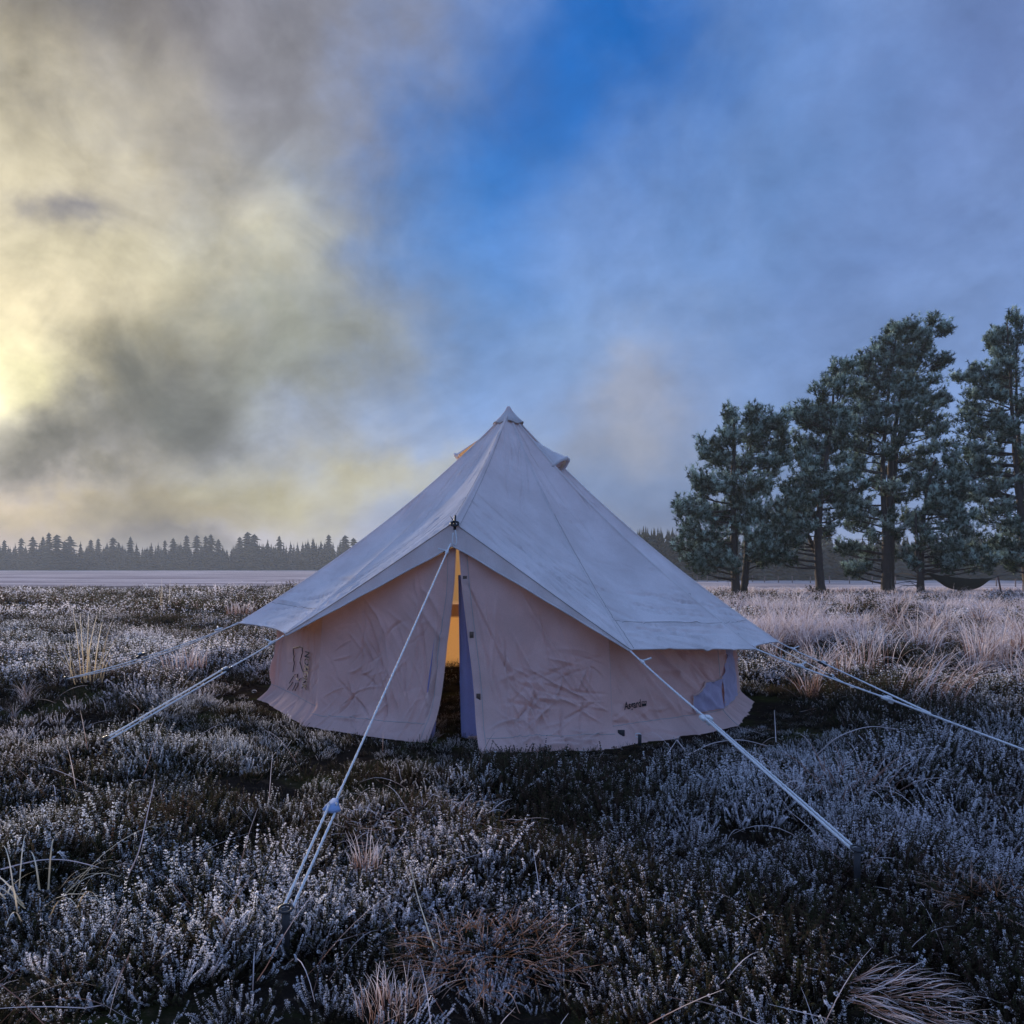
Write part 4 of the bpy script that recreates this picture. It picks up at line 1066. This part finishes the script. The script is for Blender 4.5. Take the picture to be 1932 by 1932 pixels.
        for _ in range(3):
            k3 = rg.integers(2, 6); d3 = unit(dr + rg.normal(0, .6, 3)); put_tube(limb, bp_[k3] + d3 * np.linspace(0, rg.uniform(.2, .6), 4)[:, None], np.linspace(.009, .003, 4), 3)
    limb.build('limbs', M['bark'], th, True)
    cr = mk('crown', np.concatenate(nV), np.concatenate(nF), M['needles'], th, False, {'h': np.concatenate(nH), 'rnd': np.concatenate(nR)})
    return th, nv // 3
bl1 = [(385,570,45,40),(345,580,30,40),(490,570,50,40),(500,630,80,50),(590,630,65,50),(645,650,30,25),(330,720,95,60),(470,700,110,60),(590,740,110,50),(670,730,40,35),(215,755,40,50),(300,830,90,60),(430,840,120,60),(570,850,100,50),(680,800,30,30),
       (180,940,60,50),(280,960,110,60),(430,980,130,60),(560,960,60,40),(105,1060,50,50),(180,1100,90,60),(310,1110,120,60),(430,1150,100,60),(540,1130,70,50),(110,1170,55,50),(200,1230,120,60),(110,1290,60,40),(230,1330,110,50),(130,1375,80,30),(340,1290,70,60),(350,1360,60,35),
       (470,1250,80,60),(560,1230,60,50),(500,1330,80,50),(600,1330,60,45),(420,1060,100,50)]
tr1 = [[(395,1560,.30),(390,1400,.25),(380,1200,.20),(378,900,.15),(385,600,.05)], [(440,1565,.27),(458,1400,.22),(470,1200,.18),(478,900,.13),(500,620,.05)]]
bl2 = [(930,345,40,35),(920,400,40,40),(960,350,40,25),(865,455,55,45),(940,470,60,45),(740,560,60,35),(700,580,35,25),(830,560,90,50),(920,570,90,50),(790,630,80,40),(900,660,100,50),(770,720,70,40),(880,750,110,50),(950,690,70,50),(730,800,60,35),(830,830,110,45),(920,820,70,40),(760,870,60,35),
       (700,970,90,50),(800,950,120,50),(920,930,110,50),(1010,920,70,40),(620,1060,70,50),(720,1050,110,60),(840,1030,120,55),(950,1020,100,50),(600,1150,60,60),(680,1150,100,60),(780,1130,100,50),(590,1240,60,50),(680,1240,90,50),(570,1330,45,35),(640,1320,60,35),(960,1110,70,40),(900,1180,60,30)]
tr2 = [[(850,1580,.33),(840,1450,.29),(828,1300,.26),(830,1180,.22),(855,1000,.17),(885,800,.12),(920,560,.08),(930,360,.03)], [(836,1340,.14),(790,1220,.12),(760,1110,.08),(730,1030,.04)]]
bl3 = [(1236,120,30,30),(1360,95,30,25),(1400,105,40,30),(1450,130,45,30),(1500,125,30,22),(1280,140,55,35),(1340,160,70,45),(1430,180,60,35),(1190,200,45,35),(1250,220,90,45),(1370,240,100,45),(1130,270,60,40),(1080,290,45,40),(1200,300,110,50),(1320,310,110,50),(1430,300,60,35),(1480,310,30,20),(1040,370,55,35),(1140,380,110,55),(1270,400,110,50),(1390,380,70,40),(990,350,30,25),(1010,450,80,50),(1120,470,120,55),(1260,480,110,50),(1390,480,80,40),(1470,500,50,25),(1525,495,25,20),
       (1000,550,90,50),(1130,570,130,55),(1270,570,110,50),(1400,580,80,35),(1040,650,100,50),(1180,670,130,50),(1320,650,90,40),(1470,600,70,30),(1000,730,80,40),(1110,750,110,45),(1240,740,90,40),(1080,830,100,35),(990,860,70,40),(1350,790,70,25),(1120,930,90,35),(1000,1050,80,40),(1330,900,70,25),(1080,1040,90,35),(1300,1030,100,35),(1420,960,90,40),(1180,1110,100,35),(1330,1130,90,35),(1090,1170,80,30),(1220,1200,90,30),(960,1290,45,30),(1060,1390,60,20),(1010,1410,35,15),(1130,1330,60,40),(1290,1290,60,35),(1420,700,70,35),(1500,640,60,30),(1390,830,80,30),(1450,770,60,28),(1000,1130,80,45),(1060,1250,60,35),(1180,1000,100,35),(1250,870,90,35)]
tr3 = [[(1185,1575,.36),(1178,1400,.30),(1168,1150,.2),(1160,900,.15),(1190,500,.09),(1240,150,.03)], [(1215,1575,.36),(1214,1400,.30),(1212,1100,.24),(1215,800,.19),(1280,400,.10),(1380,130,.03)], [(1235,1575,.30),(1240,1300,.24),(1255,900,.16),(1300,560,.08),(1400,300,.03)]]
bl4 = [(1530,800,50,30),(1580,900,60,38),(1460,760,40,28),(1590,980,70,38),(1480,850,60,35),(1440,940,80,40),(1530,930,60,35),(1500,1010,100,45),(1400,1060,70,40),(1600,1060,90,40),(1510,1110,110,40),(1640,1120,80,40),(1420,1180,80,40),(1560,1190,110,40),(1660,1210,80,40),(1350,1250,50,40),(1480,1280,110,40),(1600,1290,110,40),(1700,1310,70,35),(1540,1370,100,35),(1660,1370,90,30),(1350,1340,40,40),(1740,1380,40,20)]
tr4 = [[(1366,1580,.17),(1362,1450,.15),(1345,1330,.13),(1340,1200,.08),(1345,1120,.04)], [(1397,1580,.19),(1397,1400,.17),(1402,1200,.14),(1440,950,.09),(1478,820,.03)]]
bl5 = [(1560,740,55,30),(1600,880,60,35),(1570,960,60,35),(1680,850,70,35),(1835,90,28,30),(1905,95,30,35),(1800,160,35,30),(1850,160,35,35),(1905,180,40,35),(1870,230,60,40),(1795,250,30,25),(1920,270,60,40),(1820,300,50,35),(1890,350,90,45),(1680,345,50,30),(1750,350,50,30),(1720,400,90,35),(1590,385,45,22),(1850,430,90,40),(1650,470,50,25),(1740,480,90,40),(1900,520,90,45),(1800,560,80,40),(1640,560,70,30),(1720,620,110,40),(1880,640,80,40),(1620,680,80,35),(1780,710,110,40),(1590,620,35,25),(1680,780,90,35),(1880,790,80,45),(1600,830,60,35),(1760,860,110,40),(1640,910,90,40),(1880,930,80,40),(1740,980,110,40),(1650,1020,80,35),(1840,1070,100,40),(1720,1100,90,35),(1800,1170,110,40),(1900,1200,80,45),(1760,1260,100,35),(1860,1300,90,40),(1920,1360,50,30),(1800,1350,60,25),
       (2000,300,60,40),(2040,420,90,45),(1990,540,80,45),(2080,600,90,45),(2010,720,100,45),(2100,800,90,45),(2000,880,90,45),(2090,980,100,45),(2000,1080,90,45),(2080,1180,100,45),(2000,1280,90,45),(2110,1340,70,35),(1960,130,30,30)]
tr5 = [[(1945,1600,.30),(1935,1400,.27),(1900,1100,.21),(1870,700,.14),(1850,300,.06),(1838,80,.02)], [(1955,1600,.24),(1950,1300,.20),(1930,900,.15),(1900,500,.08),(1908,100,.02)]]
nt = 0
for args in ((('leftmost pine with two short trunks and a dense frosted crown', (415, 1545), 34, tr1, bl1, 1)),
             (('leaning single-trunk pine between the two-trunked and the tallest pine', (848, 1560), 34, tr2, bl2, 2)),
             (('tallest pine on a thick cluster of fused trunks', (1205, 1550), 36, tr3, bl3, 3)),
             (('slim dark twin-stemmed pine holding the left end of the hammock', (1385, 1560), 35, tr4, bl4, 4)),
             (('tall pine at the right edge with a spiky top', (1945, 1560), 36, tr5, bl5, 5))):
    _, k = pine(*args); nt += k
print('needle tris', nt)

# ------------------------------------------------------------------ hammock and pole under the pines
hd = 35.0
c = P(1812, 1105, hd); hm = thing('hammock', tuple(c), 'dark olive hammock slung between the slim twin pine and the tree at the right edge', 'hammock')
nL_, nW = 40, 15; f = np.linspace(0, 1, nL_)
top = np.array([[1748, 1081], [1770, 1085], [1790, 1088], [1812, 1091], [1835, 1092], [1855, 1092], [1874, 1090]]); bot = np.array([[1748, 1081], [1765, 1094], [1782, 1106], [1800, 1113], [1818, 1117], [1845, 1110], [1874, 1090]])
tu = np.interp(f, np.linspace(0, 1, 7), top[:, 0]); tv = np.interp(f, np.linspace(0, 1, 7), top[:, 1]); bv = np.interp(tu, bot[:, 0], bot[:, 1])
for _ in range(4): bv[1:-1] = (bv[:-2] + 2 * bv[1:-1] + bv[2:]) / 4
v = []
for k in range(nL_):
    a_, b_ = P(tu[k], tv[k], hd), P(tu[k], bv[k], hd); dp_ = a_[2] - b_[2]; wv = .10 + .42 * math.sin(math.pi * f[k])
    for j in range(nW):
        th_ = math.pi * j / (nW - 1); v.append([a_[0], hd - math.cos(th_) * wv * .5, a_[2] - math.sin(th_) ** .7 * dp_ + .010 * math.sin(f[k] * 30 + j)])
mk('cloth', np.array(v), grid_faces(nL_, nW), M['hammock'], hm, True)
mb = MB(); put_tube(mb, [P(1744, 1080, hd), P(1748, 1081, hd)], .02, 5); put_tube(mb, [P(1874, 1090, hd), P(1905, 1083, hd + .3), P(1934, 1076, hd + .6)], .012, 5); mb.build('suspension_cord', M['dark'], hm, True)
d = 31.0; mb = MB(); b_ = P(1890.5, 1128, d); put_tube(mb, [b_, P(1887, 1108, d), P(1883, 1088, d)], [.032, .032, .028], 7, h=0)
tag(mb.build('leaning_pole', M['stick'], None, True), 'thin brown pole leaning beside the right end of the hammock', 'pole')

# ------------------------------------------------------------------ fence across the right-hand field
fp = [(1299.5, 91), (1315.7, 92), (1334.6, 93), (1353.4, 94), (1419.8, 97), (1442.5, 98), (1468.7, 98.5), (1495, 99), (1529, 100), (1565, 100), (1603, 100), (1646, 101), (1690, 102), (1735, 102), (1782, 103), (1830, 103), (1880, 104), (1916, 104), (1960, 105)]
pts = []
for (u, y) in fp:
    dd = 128 - (u - 1299) / 620 * 36; x = (u - 966) / FPX * dd; pts.append(np.array([x, dd, float(ground_h(x, dd))]))
fe = thing('fence', tuple(pts[8]), 'low row of wooden fence posts across the frosted field behind the pines', 'fence')
for q in pts:
    h_ = .95 + rng0.normal(0, .06); mb = MB(); tl_ = rng0.normal(0, .03)
    put_tube(mb, [q - np.array([0, 0, .2]), q + np.array([tl_, 0, h_])], [.075, .068], 7); mb.build('post', M['post'], fe)
for zz in (.45, .8):
    mb = MB(); put_tube(mb, [q + np.array([0, 0, zz]) for q in pts], .006, 4); mb.build('wire', M['dark'], fe)

# ------------------------------------------------------------------ far conifers
def conifer(rg, h, wdt, kind):
    """kind 0: pointed spruce to the ground; 1: old tree with layered plates above a bare stem"""
    mb = MB(); z0 = .02 * h if kind == 0 else .12 * h
    nl = 11 if kind == 0 else 13; n = 11
    for k in range(nl):
        f = k / (nl - 1); z = z0 + (h * .97 - z0) * f
        r = wdt * (1 - f) ** .85 * (.75 + .5 * rg.uniform()) + .05 * wdt if kind == 0 else wdt * (.6 + .6 * rg.uniform()) * (1 - .62 * f ** 1.6)
        th = np.arange(n) * 2 * math.pi / n + rg.uniform(0, 6); rr = r * np.where(np.arange(n) % 2, .45, 1) * rg.uniform(.7, 1.25, n)
        dz = (h / nl) * (.55 if kind == 0 else .5)
        ring = np.stack([np.cos(th) * rr, np.sin(th) * rr, z - dz * rg.uniform(.6, 1.4, n)], -1)
        topv = np.array([[0, 0, z + h / nl * (.75 if kind == 0 else .7)]]); botv = np.array([[0, 0, z - dz * .3]])
        mb.put(np.concatenate([ring, topv, botv]), np.array([(j, (j + 1) % n, n) for j in range(n)] + [((j + 1) % n, j, n + 1) for j in range(n)]))
    return np.concatenate(mb.v), np.concatenate(mb.t)
protos = {}
def far_tree(x, y, h, kind, variant, label, group):
    z = float(ground_h(x, y)) - .1
    key = (kind, variant)
    th = thing('conifer_tree', (x, y, z), label, 'tree', group)
    if key not in protos:
        rg = np.random.default_rng(700 + variant + 50 * kind); v, f_ = conifer(rg, 1.0, .20 if kind == 0 else .24, kind)
        a_ = mk('crown', v, f_, M['spruce'], None); vv, fs = tube([(0, 0, 0), (0, 0, .5), (0, 0, .97)], [.016, .012, .004], 6); b_ = mk('trunk', vv, fs[0], M['trunk_far'], None)
        protos[key] = (a_, b_)
        a_.parent = th; b_.parent = th
    else:
        for q in protos[key]:
            c_ = q.copy(); COL.objects.link(c_); c_.parent = th
    k_ = random.Random(int(x * 10)).uniform(.75, 1.35); th.scale = (h * k_, h * k_, h)
    return th
DL = 300.0
em = [(-20,1010),(8,1020),(40,1016),(62,1013),(81,1013),(92,1006),(107,1010),(122,1022),(132,1012),(152,1021),(171,1019),(185,1017),(213,1015),(224,1024),(246,1013),(258,1024),(285,1025),(311,1020),(327,1016),(336,1025),(352,1011),(371,1011),(388,1012),(398,1009),(412,1018),(452,1014),(467,1005),(480,1009),(527,1012),(592,1018),(620,1010),(651,1011),(667,1016),(695,1012),(730,1015)]
words_ = {0: 'just outside the left edge of the view', 5: 'the tall spire of the first cluster from the left edge', 26: 'the broadest and tallest crown of the far treeline', 28: 'ragged lone crown above the low spruces', 34: 'half hidden behind the left roof edge of the tent'}
ordn = ['first', 'second', 'third', 'fourth', 'fifth', 'sixth', 'seventh', 'eighth', 'ninth', 'tenth', 'eleventh', 'twelfth', 'thirteenth', 'fourteenth', 'fifteenth', 'sixteenth', 'seventeenth', 'eighteenth', 'nineteenth', 'twentieth', 'twenty-first', 'twenty-second', 'twenty-third', 'twenty-fourth', 'twenty-fifth', 'twenty-sixth', 'twenty-seventh', 'twenty-eighth', 'twenty-ninth', 'thirtieth', 'thirty-first', 'thirty-second', 'thirty-third', 'thirty-fourth', 'thirty-fifth']
rg = np.random.default_rng(31)
for i, (u, v) in enumerate(em):
    d = DL + rg.uniform(-8, 20); x = (u - 966) / FPX * d; z = float(ground_h(x, d)) - .1; h = H0 - (v - HV) / FPX * d - z
    lb = 'hazy conifer, ' + words_[i] if i in words_ else 'hazy layered conifer, %s tall crown along the far treeline from the left edge' % ordn[i - 1]
    far_tree(x, d, h, 0 if i in (9, 15, 16, 19, 29) else 1, i % 5, lb, 'tall conifers of the far treeline')
for i, (u, v) in enumerate([(1190, 998), (1203, 1001), (1218, 994), (1233, 998), (1247, 996), (1262, 1001)]):
    d = 138.0; x = (u - 966) / FPX * d; z = float(ground_h(x, d)) - .1; h = H0 - (v - HV) / FPX * d - z
    far_tree(x, d, h, 0, i % 5, 'dark conifer behind the right roof edge, %s of six tops counting from the tent' % ordn[i], 'conifers between tent and pines')
def wood(name, n, ur, dr, top, label, seed, wscale=1.0):
    rg = np.random.default_rng(seed); mb = MB(); vs = [conifer(rg, 1.0, .26, 0) for _ in range(6)]
    for k in range(n):
        u = rg.uniform(*ur); d = rg.uniform(*dr); x = (u - 966) / FPX * d; z = float(ground_h(x, d)) - .15
        v = top(u) + rg.normal(0, 4.5); h = H0 - (v - HV) / FPX * d - z; q, f_ = vs[rg.integers(6)]
        a_ = rg.uniform(0, 6.28); cs, sn = math.cos(a_), math.sin(a_); q = q @ np.array([[cs, sn, 0], [-sn, cs, 0], [0, 0, 1]])
        mb.put(q * [h * wscale, h * wscale, h] + [x, d, z], f_)
    tag(mb.build(name, M['spruce']), label, 'woodland', kind='stuff')
wood('far_forest', 680, (-140, 900), (302, 345), lambda u: 1034 - 6 * sstep(430, 520, u) + 3 * math.sin(u * .05) - 4 * (u < 0), 'hazy far conifer wood along the left horizon', 1, 1.1)
wood('right_woodland', 460, (1150, 2150), (136, 160), lambda u: 1004 + 14 * sstep(1260, 1330, u) + 4 * math.sin(u * .04), 'blue-grey conifer wood behind the pines', 2, 1.2)

# ------------------------------------------------------------------ morning haze
hz = mk('haze', [(x, y, z) for z in (-4.0, 17.0) for y in (-720, 720) for x in (-720, 720)],
        np.array([(0, 2, 3, 1), (4, 5, 7, 6), (0, 1, 5, 4), (2, 6, 7, 3), (0, 4, 6, 2), (1, 3, 7, 5)]), None)
m, t, o = new_mat('morning_haze')
pv = t.add('ShaderNodeVolumePrincipled'); pv.inputs['Color'].default_value = (.80, .87, .96, 1); pv.inputs['Density'].default_value = .0007
pv.inputs['Anisotropy'].default_value = .1
t.l.new(pv.outputs[0], o.inputs['Volume'])
hz.data.materials.append(m); tag(hz, kind='stuff', label='thin cold morning haze over the moor', cat='haze')
print('objects', len(bpy.data.objects))
